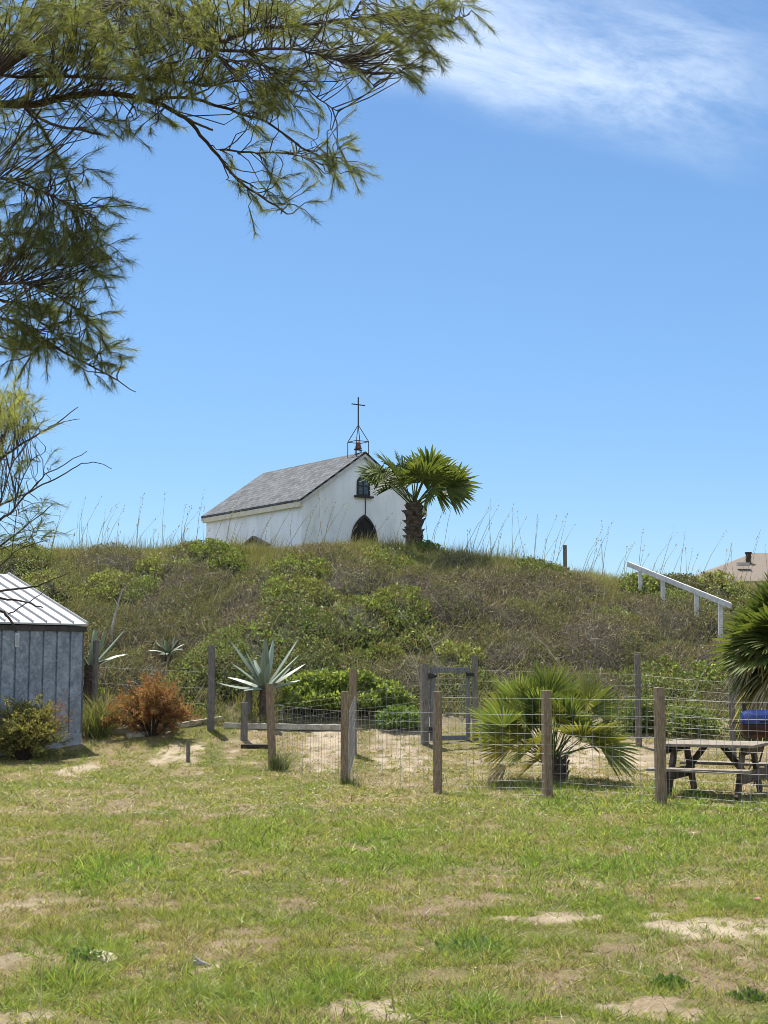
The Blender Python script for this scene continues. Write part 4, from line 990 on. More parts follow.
# low leafy plant at the palm's foot
def leafy(root, name, centre, rad, n, ls, cols, mat='leaf', shape=1.0, up=.3, part='foliage', hollow=.55):
    p = rng.normal(size=(n, 3)); p = norm(p) * (hollow + (1 - hollow) * rng.random((n, 1)) ** .7); p[:, 2] = np.abs(p[:, 2]) * shape
    lump = .55 + .75 * fbm(p[:, 0] * 2.6 + centre[0], p[:, 1] * 2.6 + p[:, 2] * 2.1, 3, 3)
    P = np.array(centre) + p * np.array(rad) * lump[:, None]
    a_ = rdir(n, up); b_ = perp(a_); L = rng.uniform(.7, 1.3, n) * ls
    V, T = leaves(P, a_, b_, L, L * rng.uniform(.4, .7, n))
    c = np.repeat(pick(cols, n, .15), 4, 0)
    return np_obj(part, V, T, c, M[mat], root)
def stems(root, base, n, spread, h, r=.008, mat='twig', part='stem'):
    k = MB()
    for i in range(n):
        a_ = rng.uniform(0, 6.28); q = spread * rng.random() ** .5; b0 = np.array(base) + np.array([math.cos(a_), math.sin(a_), 0]) * .05
        e_ = np.array(base) + np.array([math.cos(a_) * q, math.sin(a_) * q, h * rng.uniform(.6, 1)]); m_ = (b0 + e_) / 2 + np.array([0, 0, .1 * h]) + rng.normal(size=3) * .03
        k.tube([b0 - cu * .05, m_, e_], [r, r * .8, r * .4], 5)
    return k.build(part, M[mat], root)
P = at(424, 548, 36.9); zg = gz(P[0], P[1])
o = thing('shrub', (P[0], P[1], zg), 'low pale green leafy shrub at the foot of the chapel palm', 'shrub'); stems(o, (P[0], P[1], zg), 10, .25, .3); leafy(o, '', (P[0], P[1], zg + .12), (.42, .35, .32), 1500, .075, [(.14, .20, .06), (.17, .23, .08), (.11, .17, .05)])

# fan palm clump behind the wire fence
fx, fy = at(556, 776, 22.3)[:2]; fz = gz(fx, fy)
fan = thing('fan_palm', (fx, fy, fz), 'bushy trunkless fan palm with yellowing fronds behind the wire fence', 'fan palm')
k = MB(); k.tube([(fx, fy, fz - .15), (fx, fy, fz + .12), (fx + .02, fy, fz + .35)], [.17, .15, .09], 12)
for i in range(26):
    a_ = i * 2.4; dd = np.array([math.cos(a_), math.sin(a_), 0]); b_ = np.array([fx, fy, fz + .02 + .012 * i]) + dd * .12; k.tube([b_, b_ + dd * .08 + cu * .16], [.03, .012], 5)
k.build('trunk', boots, fan)
sc2 = 22.3 / F
nf = 66
for i in range(nf):
    a_ = i * 2.39996 + rng.normal() * .15; q = (i + .5) / nf; el_ = .30 + 1.2 * q + rng.normal() * .07
    d_ = np.array([math.cos(a_) * math.cos(el_), math.sin(a_) * math.cos(el_), math.sin(el_)])
    pet = rng.uniform(.45, 1.0) * (.9 + .38 * math.sin(max(el_, 0))); d_ = d_ + np.array([-.16, 0, 0])
    left = math.cos(a_) < -.2; u = rng.random()
    kd_ = 'g'
    if el_ < .55: kd_ = 'd' if u < .10 else 'y2' if (u < .42 and left) else 'y' if u < .5 else 'g'
    elif el_ < 1.1 and u < .32: kd_ = 'y'
    lum = .7 + .9 * rng.random()
    A_, B_ = {'g': (gA * lum * 1.35, gB * lum * 1.35), 'y': (gB * 1.25, yA * 1.1), 'y2': (yA, yB), 'd': (dA * .35, dA * .8)}[kd_]
    add_frond(fan, np.array([fx - .06, fy, fz + .30]) + rng.normal(size=3) * .05, d_ + cu * .06, pet, (.60 if kd_ != 'd' else .42) * rng.uniform(.8, 1.15), 26, rng.uniform(2.3, 3.0) if kd_ != 'd' else 2.0, (.03 + .12 * rng.random()) if kd_ != 'd' else .75, A_, B_, roll=rng.normal() * .8, curve=.10 if kd_ != 'd' else .3, pet_r=.010, fold=.35, wsc=.56)

# palm at the right edge
qx, qy = at(792, 640, 23.6)[:2]; qz = gz(qx, qy); qh = at(792, 640, 23.6)[2]
palm2 = thing('palm_tree', (qx, qy, qz), 'palm with pale dead lower fronds cut off by the right edge of the photo', 'palm tree')
palm_trunk(palm2, qx, qy, qz, qh - qz, .2)
b2 = np.array([qx, qy, qh - .05])
for i in range(54):
    a_ = i * 2.39996; el_ = -.85 + 2.3 * (i / 53) ** .9 + rng.normal() * .08
    d_ = np.array([math.cos(a_) * math.cos(el_), math.sin(a_) * math.cos(el_), math.sin(el_)])
    dead = el_ < -.35 and rng.random() < .45
    add_frond(palm2, b2 + d_ * .1, d_ + cu * .12, .42 * rng.uniform(.8, 1.1), 0.80 * rng.uniform(.85, 1.1), 28, 3.3 if not dead else 2.0, .08 if not dead else .6, dA if dead else gA * .95, dB if dead else gB, roll=rng.normal() * .5, curve=.25, pet_r=.014, fold=.35, wsc=.8)
for i in range(16):     # bleached edges of old leaves on the camera side
    a_ = rng.uniform(2.4, 4.6); el_ = rng.uniform(-.75, .15); d_ = np.array([math.cos(a_) * math.cos(el_), math.sin(a_) * math.cos(el_), math.sin(el_)])
    add_frond(palm2, b2 + d_ * .1, d_, .5, .52, 14, 2.2, .5, gB * .9, dB * 1.1, roll=rng.normal() * .8, curve=.25, pet_r=.014, wsc=.5)

# ------------------------------------------------------------------ agaves
def agave(base, scale, n, label, stem_h=0., cols=((.20, .25, .19), (.27, .32, .25)), leavesel=None, group=None, wid=.68):
    o = thing('agave', base, label, 'agave', group=group)
    b0 = np.array(base) + cu * stem_h
    if stem_h > .1:
        k = MB(); k.tube([np.array(base) - cu * .15, b0 + cu * .08], [.11 * scale + .02, .10 * scale + .02], 10)
        for i in range(14):
            a_ = i * 2.4; dd = np.array([math.cos(a_), math.sin(a_), 0]); zz = np.array(base) + cu * stem_h * (i / 14); k.tube([zz + dd * .09, zz + dd * .17 - cu * .12], [.03, .006], 5)
        k.build('stem', boots, o)
    Ld = leavesel or [(i * 2.39996, .05 + 1.25 * (i / (n - 1)) ** .8, rng.uniform(.85, 1.1), rng.uniform(.0, .3)) for i in range(n)]
    for (az, el_, ls, dr) in Ld:
        bendy = rng.normal() * .07; L = scale * ls; d = np.array([math.cos(az) * math.cos(el_), math.sin(az) * math.cos(el_), math.sin(el_)]); s = np.array([-math.sin(az), math.cos(az), 0]); nn = np.cross(d, s) * -1
        V, T, Cc = [], [], []; W = .10 * scale * rng.uniform(.85, 1.1); W *= wid; st_ = (0, .12, .3, .5, .7, .87, 1.0); ws = (.75, .85, 1.05, 1.1, .85, .45, .02); c = np.array(cols[0]) + (np.array(cols[1]) - np.array(cols[0])) * rng.random()
        for i, q in enumerate(st_):
            P = b0 + d * (.05 + L * q) - cu * (dr + .06) * L * q ** 2.4 + s * bendy * L * q ** 2
            w = W * ws[i]; th = .02 * scale * (1 - q * .8)
            V += [P - s * w + nn * w * .45, P - nn * .0 , P + s * w + nn * w * .45, P - nn * th * 1.4]; tipc = c * (1 + .25 * q) if q < .95 else np.array([.10, .06, .04]); Cc += [tipc, tipc * .92, tipc, tipc * .9]
            if i:
                p0 = 4 * (i - 1); q0 = 4 * i
                T += [(p0, p0 + 1, q0 + 1), (p0, q0 + 1, q0), (p0 + 1, p0 + 2, q0 + 2), (p0 + 1, q0 + 2, q0 + 1), (p0 + 2, p0 + 3, q0 + 3), (p0 + 2, q0 + 3, q0 + 2), (p0 + 3, p0, q0), (p0 + 3, q0, q0 + 3)]
        np_obj('leaf', np.array(V), np.array(T), np.clip(np.array(Cc), .01, .9), M['agave'], o, smooth=False)
    return o
ax, ay = at(265, 722, 28.9)[:2]; azg = gz(ax, ay); ah = at(265, 690, 28.9)[2] - azg
X_ = math.pi
sel = [(X_ - .15, .98, 1.32, .0), (X_ + .3, 1.12, .95, .02), (X_ + .35, .72, .95, .03), (X_ - .3, .42, .9, .08), (X_ + .25, .08, 1.0, -.14), (X_ + .7, .2, .55, .2), (.1, 1.02, 1.32, -.02), (-.35, .80, 1.1, .0), (.3, .62, 1.05, .02), (-.1, .32, .75, .0), (-1.5, 1.35, 1.2, .0), (-1.75, 1.2, .95, .0), (-1.35, 1.05, .7, .0), (1.3, 1.25, 1.2, .0), (2.0, .9, 1.0, .1), (.9, .7, .9, .1), (-1.9, .8, .6, .1)]
agave((ax, ay, azg), .92, 24, 'large pale blue green agave behind the leaning fence post', ah, cols=((.15, .19, .145), (.27, .32, .25)), leavesel=sel)
P = ground_at(100, 690, 27); P = np.array([(92 - 384) / F * 29.3, 29.3, 0]); P[2] = gz(P[0], P[1])
agave(tuple(P), .95, 16, 'agave with few pale leaves just right of the shed corner', .75, wid=.6, cols=((.17, .22, .16), (.27, .33, .25)), leavesel=[(-.1, .85, 1.1, -.05), (.3, .6, .9, .2), (-1.2, 1.3, .9, 0), (X_, 1.0, 1, 0), (1.5, 1.1, 1, 0), (-.6, 1.1, 1.0, .0), (-.9, .5, .7, .2), (2.4, .8, .9, .1), (-2.2, .9, .8, .1)])
P = ground_at(168, 668, 27); agave((P[0], P[1], gz(P[0], P[1]) + .15), .42, 18, 'small spiky grey green agave on the slope above the red bush', .12, cols=((.14, .18, .12), (.22, .26, .18)))

# ------------------------------------------------------------------ bushes
def bush(name, px, py, Yv, rpx, hpx, label, cat, cols, nst, nlv, ls, flat=1.0, seedlean=0., mat='leaf'):
    x, y = at(px, py, Yv)[:2]; z = gz(x, y); s_ = Yv / F; r = rpx * s_; h = hpx * s_
    o = thing(name, (x, y, z), label, cat)
    k = MB(); LP, LD = [], []
    for i in range(nst):
        a_ = rng.uniform(0, 6.283); q = rng.random() ** .6; tip = np.array([x + math.cos(a_) * r * q, y + math.sin(a_) * r * q * .9, z + h * (1 - .8 * q ** 3) * rng.uniform(.45, 1.0)])
        b0 = np.array([x + math.cos(a_) * .05, y + math.sin(a_) * .05, z]); m_ = b0 * .45 + tip * .55 + cu * h * .12 + rng.normal(size=3) * .03
        k.tube([b0 - cu * .05, (b0 + m_) / 2 + rng.normal(size=3) * .015, m_, tip], [.010, .008, .006, .003], 5)
        for j in range(5):   # side shoots
            q0 = rng.uniform(.25, 1); p0 = b0 + (m_ - b0) * (q0 / .55) if q0 < .55 else m_ + (tip - m_) * (q0 - .55) / .45; dd = norm(rng.normal(size=3) + (tip - b0) / np.linalg.norm(tip - b0) * 1.2)
            e_ = p0 + dd * r * rng.uniform(.15, .35); k.tube([p0, e_], [.004, .002], 4)
            m2 = nlv // (nst * 5); tq = rng.random((m2, 1)); LP.append(p0 + (e_ - p0) * tq + rng.normal(size=(m2, 3)) * .022); LD.append(np.tile(dd, (m2, 1)))
    k.build('stem', M['twig'], o)
    P = np.concatenate(LP); D = norm(np.concatenate(LD) + rng.normal(size=P.shape) * .8); n = len(P); P[:, 2] = np.maximum(P[:, 2], z + .02)
    L = rng.uniform(.6, 1.3, n) * ls; V, T = leaves(P, D, perp(D), L, L * rng.uniform(.25, .45, n))
    np_obj('foliage', V, T, np.repeat(pick(cols, n, .16), 4, 0), M[mat], o)
    return o
bush('shrub', 151, 738, 27.95, 46, 62, 'rust red leaved bush behind a pale edging timber', 'bush', [(.30, .105, .05), (.24, .09, .045), (.34, .15, .07), (.22, .18, .075), (.25, .20, .08), (.15, .09, .05)], 70, 15000, .055)
b_ = bush('shrub', 23, 757, 25.9, 44, 62, 'yellow green rounded bush in front of the shed', 'bush', [(.28, .285, .09), (.24, .25, .075), (.19, .21, .065), (.34, .31, .12), (.14, .16, .05), (.25, .18, .075)], 110, 22000, .045)
x, y = at(50, 757, 25.9)[:2]; 
n = 500; Pq = np.array([x + .12, y, gz(x, y) + .72]) + rng.normal(size=(n, 3)) * np.array([.12, .1, .17]); a_ = rdir(n, .1); V, T = leaves(Pq, a_, perp(a_), rng.uniform(.03, .06, n), rng.uniform(.012, .02, n))
fr_ = np_obj('red_foliage', V, T, np.repeat(pick([(.24, .09, .04), (.2, .08, .035), (.15, .10, .04)], n), 4, 0), M['leaf'], b_); fr_['label'] = 'reddish shoots on the right side'
# big bright green shrub
gx2, gy2 = at(345, 718, 29.3)[:2]; gz2 = gz(gx2, gy2)
o = thing('shrub', (gx2, gy2, gz2), 'wide rounded bright green shrub behind the fence at the dune foot', 'shrub'); stems(o, (gx2, gy2, gz2), 40, .9, .7, .012)
leafy(o, '', (gx2, gy2, gz2 + .05), (1.42, .8, .74), 15000, .085, [(.19, .25, .065), (.23, .285, .08), (.15, .20, .055), (.12, .15, .05)], shape=.98, up=.5, hollow=.72)
gx3, gy3 = at(400, 724, 28.4)[:2]; gz3 = gz(gx3, gy3)
o = thing('shrub', (gx3, gy3, gz3), 'low green shrub just left of the gate post', 'shrub'); stems(o, (gx3, gy3, gz3), 16, .4, .3); leafy(o, '', (gx3, gy3, gz3 + .02), (.5, .4, .42), 3000, .07, [(.13, .20, .045), (.16, .235, .055), (.10, .16, .04)], up=.5)
for (px, py, Yv, rr, hh, lb) in ((640, 712, 28.2, .5, .7, 'leafy green shrub behind the back fence left of the picnic table'), (690, 716, 28.0, .75, .6, 'loose green shrub between the two right back fence posts'), (755, 712, 27.8, .6, .7, 'green shrub behind the blue grill')):
    x, y = at(px, py, Yv)[:2]; z = gz(x, y); o = thing('shrub', (x, y, z), lb, 'shrub'); stems(o, (x, y, z), 18, rr * .6, hh * .7); leafy(o, '', (x, y, z + .02), (rr, rr * .7, hh), 2600, .065, [(.11, .16, .04), (.14, .19, .055), (.085, .12, .035), (.17, .18, .08)], up=.3, hollow=.3)
# tall grass clumps
def clump(px, py, Yv, n, L, wd, rad, label, cols, name='grass_clump', lean=.5):
    x, y = at(px, py, Yv)[:2]; z = gz(x, y); p = np.stack([x + rng.normal(size=n) * rad, y + rng.normal(size=n) * rad, np.zeros(n)], 1); p[:, 2] = H(p[:, 0], p[:, 1]) - .01
    d = norm(np.stack([rng.normal(size=n) * lean * .6, rng.normal(size=n) * lean * .6, np.ones(n)], 1)); bd = np.stack([d[:, 0] * .8, d[:, 1] * .8, -.35 * rng.random(n)], 1)
    # two joined segments so that long blades arch
    V, T = blades(p, d, perp(d), L * rng.uniform(.5, 1.1, n), np.full(n, wd), bd)
    o = np_obj(name, V, T, np.repeat(pick(cols, n), 5, 0), M['grass']); tag(o, label, 'grass'); reorigin(o); return o
clump(97, 735, 27.9, 420, 1.05, .014, .13, 'tall arching grass clump between the shed and the red bush', [(.14, .165, .06), (.19, .20, .09), (.24, .22, .12), (.10, .12, .045)])
clump(104, 735, 28.4, 260, .85, .014, .15, 'dry pale grass clump behind the tall one beside the shed', [(.24, .22, .12), (.17, .17, .08), (.3, .27, .17)])
clump(279, 771, 24.4, 260, .42, .010, .07, 'tuft of long grass at the foot of the leaning fence post', [(.10, .14, .035), (.13, .17, .045), (.16, .17, .07), (.2, .18, .09)])
clump(348, 783, 22.0, 110, .2, .008, .07, 'small grass tuft at the foot of the second fence post', [(.12, .16, .04), (.15, .18, .05)])
clump(540, 788, 21.3, 500, .22, .010, .5, 'patch of rank grass beneath the fan palm', [(.12, .17, .035), (.16, .20, .045), (.09, .12, .03)], 'rank_grass')['kind'] = 'stuff'
# leafy weeds in the lawn
def weed(px, py, n, r, h, ls, cols, label):
    P = ground_at(px, py); o = thing('weed', P, label, 'weed'); stems(o, P, 8, r * .6, h * .6, .003); leafy(o, '', (P[0], P[1], P[2]), (r, r, h), n, ls, cols, up=.6, hollow=.2); return o
weed(668, 988, 420, .11, .06, .026, [(.06, .11, .03), (.08, .135, .035)], 'dark green round leaved weed in bare sand')
weed(748, 1000, 260, .12, .05, .026, [(.07, .12, .03), (.09, .14, .04)], 'low dark weed at the lower right edge')
weed(470, 952, 300, .2, .06, .04, [(.12, .18, .06), (.14, .21, .07)], 'spreading pale green weed in the middle of the lawn')
weed(85, 962, 260, .12, .08, .03, [(.09, .16, .04), (.12, .19, .05)], 'leafy weed beside the flat tan stone')
# flat stone, driftwood, flower, straw stalk
P = ground_at(105, 959); k = MB(); k.tube([(P[0], P[1], P[2] - .03), (P[0], P[1], P[2] + .012), (P[0] + .003, P[1], P[2] + .022)], [.11, .11, .10], 11)
o = k.build('stone', noise_mat('tan_stone', (.26, .22, .15), (.36, .31, .22), 12, .9)); tag(o, 'flat tan stone half buried in the grass', 'stone'); reorigin(o)
P = ground_at(202, 967); s7 = P[1] / F; zz = P[2]
k = MB(); q = lambda a_, b_: np.array([P[0] + a_ * s7, P[1], zz + b_ * s7])
k.tube([q(-9, 13), q(-7.5, 10), q(-2, 5), q(4, 2.5), q(11, 1)], [.002, .006, .010, .011, .004], 8); k.tube([q(-11, .5), q(-5, 3), q(0, 3.5), q(4, 2)], [.005, .010, .013, .007], 8); k.tube([q(-7, 6), q(-8, 2), q(-9, 0)], [.012, .01, .008], 7)
o = k.build('driftwood', noise_mat('bleached_wood', (.20, .185, .175), (.45, .43, .40), 14, .9, (1, 1, 1), .5)); tag(o, 'bleached forked piece of driftwood lying on the lawn', 'driftwood'); reorigin(o)
P = ground_at(757, 907); fl = thing('flower', P, 'single pink flower in the grass at the right edge', 'flower')
k = MB(); k.tube([P - cu * .01, P + cu * .05], .002, 4); k.build('stem', M['frond_stem'], fl)
n = 14; a_ = np.stack([np.cos(np.arange(n) * 2.4), np.sin(np.arange(n) * 2.4), np.full(n, .5)], 1); a_ = norm(a_); V, T = leaves(np.tile(P + cu * .05, (n, 1)), a_, norm(np.cross(a_, cu)), np.full(n, .032), np.full(n, .022)); np_obj('petals', V, T, np.repeat(pick([(.5, .22, .33), (.42, .18, .27)], n), 4, 0), M['leaf'], fl)
P = ground_at(40, 1015); k = MB(); k.tube([P - cu * .01, P + np.array([.004, 0, .12]), P + np.array([.002, .01, .27])], [.0022, .002, .0012], 5); o = k.build('straw_stalk', noise_mat('straw', (.45, .38, .24), (.58, .5, .34), 9)); tag(o, 'single pale straw stalk standing in the lower left grass', 'stalk'); reorigin(o)
# dead branches on the dune
def dead(pts, Yv, r, label, leanmat='driftgrey'):
    W = [at(a_, b_, Yv + rng.normal() * .05) for a_, b_ in pts[0]]; k = MB(); W[0][2] = gz(W[0][0], W[0][1]) - .05 if len(pts) > 3 else W[0][2]
    k.tube(W, np.linspace(r, r * .4, len(W)), 6)
    for br in pts[1:]:
        k.tube([at(a_, b_, Yv) for a_, b_ in br], np.linspace(r * .6, r * .25, len(br)), 5)
    g_ = W[0].copy(); g_[2] = gz(g_[0], g_[1]) - .05
    k.tube([g_, W[0]], [r, r], 6)
    o = k.build('dead_branch', M['dead']); tag(o, label, 'branch'); reorigin(o)
M['dead'] = noise_mat('dead_wood', (.22, .19, .165), (.42, .38, .34), 8, .9)
dead([[(421, 690), (417, 668), (410, 652), (404, 641)], [(417, 668), (408, 665), (402, 660)], [(416, 664), (421, 650)]], 28.6, .012, 'pale bare branch sticking up left of the gate')
dead([[(438, 662), (432, 645), (425, 633), (418, 625)], [(432, 645), (442, 640), (448, 634)], [(427, 636), (436, 640), (441, 648)]], 29.6, .013, 'forked pale dead branch above the gate')
dead([[(566, 672), (556, 660), (545, 645), (530, 632)], [(556, 660), (566, 655)]], 29.4, .011, 'bleached stick slanting above the fan palm')
dead([[(690, 700), (697, 688), (702, 674), (707, 664)], [(697, 688), (692, 676)]], 28.4, .011, 'thin pale stick between the right back posts')
dead([[(112, 628), (116, 612), (119, 600), (123, 588)], [(118, 606), (114, 598)]], 31.5, .03, 'dark leaning dead stalk on the slope right of the shed roof')

# ------------------------------------------------------------------ feathery trees at the left
def limb_tree(root, limbs, rootpt, ells, depth, ppm, trunk_base, nneed, needle_len, cols, twiglen, out_bias, droop, dens=1.0, tws=1.0):
    """limbs: list of (pts[(px,py,Y)], r0px, r1px); ells: foliage ellipses"""
    k = MB(); LPTS = []; LDIR = []; OKL = []
    for pts, r0, r1 in limbs:
        W = [at(*p_) for p_ in pts]
        # densify with a little crookedness
        Q = [W[0]]
        for i in range(len(W) - 1):
            pa, pb, pc, pd = W[max(i - 1, 0)], W[i], W[i + 1], W[min(i + 2, len(W) - 1)]
            for q in (.25, .5, .75, 1.0):
                v = .5 * (2 * pb + (pc - pa) * q + (2 * pa - 5 * pb + 4 * pc - pd) * q * q + (3 * pb - pa - 3 * pc + pd) * q ** 3)
                if q < 1: v = v + rng.normal(size=3) * .0025
                Q.append(v)
        R = np.linspace(r0, r1, len(Q)) / ppm / 2 * (1 if tws == 1 else .72)
        k.tube(Q, R, 8)
        for i in range(len(Q) - 1):
            for q in np.linspace(0, 1, 3): LPTS.append(Q[i] + (Q[i + 1] - Q[i]) * q); LDIR.append(Q[i + 1] - Q[i]); OKL.append(not (r0 < 5 and r1 / r0 > .55))
    tb = np.array(trunk_base, float)
    rp = np.array(rootpt); TPT = [tb - cu * .3, tb + cu * .25, tb * .68 + rp * .32 + np.array([.04, .03, 0]), tb * .35 + rp * .65 + np.array([-.06, .05, 0]), rp]
    rt = limbs[0][1] / ppm / 2 * (1 if tws == 1 else .72)
    k.tube(TPT, [rt * 2.6, rt * 1.9, rt * 1.6, rt * 1.3, rt], 14)
    SRC = []
    lead = [at(*p_) for p_ in limbs[0][0]]; lead_r = np.linspace(rt, limbs[0][2] / ppm / 2 * (1 if tws == 1 else .72), len(lead))
    for a_, b_, ra, rb in zip(TPT[2:-1] + lead[:-1], TPT[3:] + lead[1:], [rt * 1.4, rt * 1.2] + list(lead_r[:-1]), [rt * 1.2, rt] + list(lead_r[1:])):
        for q in np.linspace(0, 1, 8): SRC.append((a_ + (b_ - a_) * q, ra + (rb - ra) * q))
    SP = np.array([s_[0] for s_ in SRC])
    for pts, r0, r1 in limbs[1:]:
        p0 = at(*pts[0]); d0_ = at(*pts[1]) - p0; d0_ /= np.linalg.norm(d0_)
        if pts[0][0] < -10:
            dd_ = np.linalg.norm(SP - p0, axis=1); cost = dd_ + .6 * np.maximum(SP[:, 2] - p0[2] + .1, 0) + .25 * rng.random(len(SP)); s_, rs = SRC[int(np.argmin(cost))]
            L_k = np.linalg.norm(s_ - p0); rl = r0 / ppm / 2 * (1 if tws == 1 else .72)
            if L_k > .05:
                Pq = [s_ + (p0 - d0_ * L_k * .35 - s_) * q * (1 - q) * 2 + (p0 - s_) * q * q + (0 if q in (0, 1) else rng.normal(size=3) * .01) for q in (0, .25, .5, .75, 1.0)]
                k.tube(Pq, np.linspace(min(rl * 1.8, rs * .85), rl, 5), 8)
    k.build('trunk', M['bark'], root)
    OKL = np.array(OKL); LPTS = np.array(LPTS)[OKL]; LDIR = norm(np.array(LDIR)[OKL]); USE = np.zeros(len(LPTS))
    tw = MB(); PB, DB, WB = [], [], []
    for (cx, cy, rx, ry, n, y0, y1) in ells:
        n = int(n * dens)
        for i in range(n):
            a_ = rng.uniform(0, 6.283); q = rng.random() ** .5; px = cx + math.cos(a_) * rx * q; py = cy + math.sin(a_) * ry * q
            P = at(px, py, rng.uniform(y0, y1))
            dv = P - LPTS; dn_ = np.linalg.norm(dv, axis=1) + 1e-6; ang = (dv * LDIR).sum(1) / dn_; j = np.argmin(dn_ * (1.5 - .7 * ang) + rng.random(len(LPTS)) * .08 + USE * .05); A = LPTS[j]; USE[max(0, j - 1):j + 2] += 1
            dirv = P - A; dist = np.linalg.norm(dirv) + 1e-6
            d0 = norm(dirv / dist * .8 + np.array(out_bias) + rng.normal(size=3) * .45 - cu * droop)
            L = rng.uniform(*twiglen)
            m_ = A * .7 + P * .3 + LDIR[j] * dist * .16 * max(ang[j], 0) + rng.normal(size=3) * .008; m2_ = A * .3 + P * .7 + LDIR[j] * dist * .12 * max(ang[j], 0) - cu * dist * .04 + rng.normal(size=3) * .010
            e_ = P + d0 * L; mid = P + d0 * L * .5 + cu * .05 * L; e_ = e_ - cu * .06 * L
            tw.tube([A, m_, m2_, P], [.0034 * tws, .003 * tws, .0025 * tws, .002 * tws], 4, False)
            tw.tube([P, mid, e_], [.0022 * tws, .0016 * tws, .0008], 4, False)
            tq = rng.random(nneed) ** .8
            pn = P + (e_ - P) * tq[:, None]; PB.append(pn); DB.append(np.tile(d0, (nneed, 1)))
    tw.build('twig', M['twig'], root)
    P = np.concatenate(PB); D = np.concatenate(DB); n = len(P)
    D = norm(D * 1.0 + rng.normal(size=(n, 3)) * .55 - cu * .10); L = rng.uniform(needle_len[0], needle_len[1], n)
    V, T = blades(P, D, perp(D), L, rng.uniform(.0010, .0017, n), rng.normal(size=(n, 3)) * .12 - cu * .12)
    np_obj('foliage', V, T, np.repeat(pick(cols, n, .18), 5, 0), M['needle'], root)
tam = [(.13, .155, .045), (.17, .19, .055), (.095, .12, .042), (.27, .27, .095), (.14, .165, .08)]
y_ = 7.0
limbs = [
    ([(-330, 330, 6.9), (-305, 210, 6.88), (-255, 100, 6.9), (-180, 10, 6.95), (-90, -60, 7.0)], 30, 8),
    ([(-60, 122, 6.6), (-20, 84, 6.7), (8, 62, 6.8), (40, 42, 6.9), (74, 20, 7.0), (109, 6, 7.0), (150, -12, 7.1)], 14, 8),
    ([(-60, 106, 7.0), (0, 104, 7.0), (30, 105, 7.0), (60, 98, 7.0), (98, 93, 7.05), (130, 96, 7.1), (156, 103, 7.1), (175, 112, 7.1), (192, 124, 7.15), (212, 149, 7.2), (238, 180, 7.2), (262, 197, 7.25), (287, 214, 7.3)], 9, 1.6),
    ([(170, 108, 7.1), (185, 118, 7.05), (198, 124, 7.0), (213, 130, 7.0)], 3.4, 2.2),
    ([(28, 106, 7.0), (40, 118, 6.9), (58, 126, 6.85), (101, 134, 6.8)], 4, 2.4),
    ([(24, 105, 7.0), (42, 128, 7.1), (60, 160, 7.1), (72, 190, 7.15), (80, 210, 7.2)], 3.4, 1.2),
    ([(109, 6, 7.0), (145, 0, 6.9), (165, 12, 6.85), (190, 30, 6.8), (211, 50, 6.8)], 9, 6),
    ([(200, 44, 6.8), (220, 42, 6.85), (240, 35, 6.9), (262, 28, 6.95), (300, 26, 7.0), (350, 19, 7.05), (408, 16, 7.1), (440, 24, 7.2), (470, 14, 7.2)], 5.5, 1.2),
    ([(205, 48, 6.8), (240, 51, 6.75), (291, 49, 6.75), (325, 57, 6.75), (357, 68, 6.8), (374, 88, 6.8)], 4, 1),
    ([(212, 52, 6.8), (225, 60, 6.9), (250, 62, 7.0), (290, 75, 7.1), (320, 100, 7.1), (340, 112, 7.1)], 3, 1),
    ([(150, 101, 7.1), (190, 98, 7.2), (240, 114, 7.3), (270, 124, 7.3), (310, 152, 7.35), (340, 158, 7.4), (362, 176, 7.4)], 4, 1),
    ([(220, 150, 7.2), (250, 152, 7.25), (290, 154, 7.3), (330, 166, 7.3)], 2.6, .9),
    ([(0, 75, 6.8), (100, 78, 7.0), (180, 82, 7.2), (205, 86, 7.2), (240, 80, 7.2)], 3.6, 1.5),
    ([(150, 1, 6.9), (170, -15, 6.9), (240, -20, 7.0), (320, -22, 7.2)], 5, 2),
    ([(60, 22, 6.9), (66, -5, 6.9), (80, -40, 7.0)], 5, 3),
    ([(262, 28, 6.95), (270, 10, 7.0), (285, -12, 7.0)], 2.4, 1),
    ([(350, 19, 7.05), (362, 0, 7.0), (372, -14, 7.0)], 2.4, 1),
    ([(-60, 190, 6.8), (0, 178, 6.8), (30, 186, 6.8), (60, 200, 6.9), (95, 216, 6.9)], 4, 1),
    ([(-60, 292, 6.7), (0, 284, 6.8), (30, 284, 6.8), (60, 298, 6.9), (88, 318, 6.9)], 4, 1),
    ([(-60, 312, 6.9), (0, 300, 7.0), (40, 322, 7.0), (62, 340, 7.0)], 4, 1),
    ([(-60, 330, 6.9), (0, 318, 7.0), (40, 340, 7.0), (75, 358, 7.0), (110, 376, 7.0), (136, 392, 7.0)], 4, .8),
    ([(-60, 240, 7.1), (0, 236, 7.1), (40, 232, 7.1), (90, 244, 7.1), (115, 262, 7.1)], 3.6, .8)]
rootpt = at(-330, 330, 6.9)
big = thing('tamarisk_tree', (rootpt[0] - .35, 6.9, gz(rootpt[0] - .35, 6.9)), 'large feathery tamarisk tree overhanging the top left of the photo', 'tree')
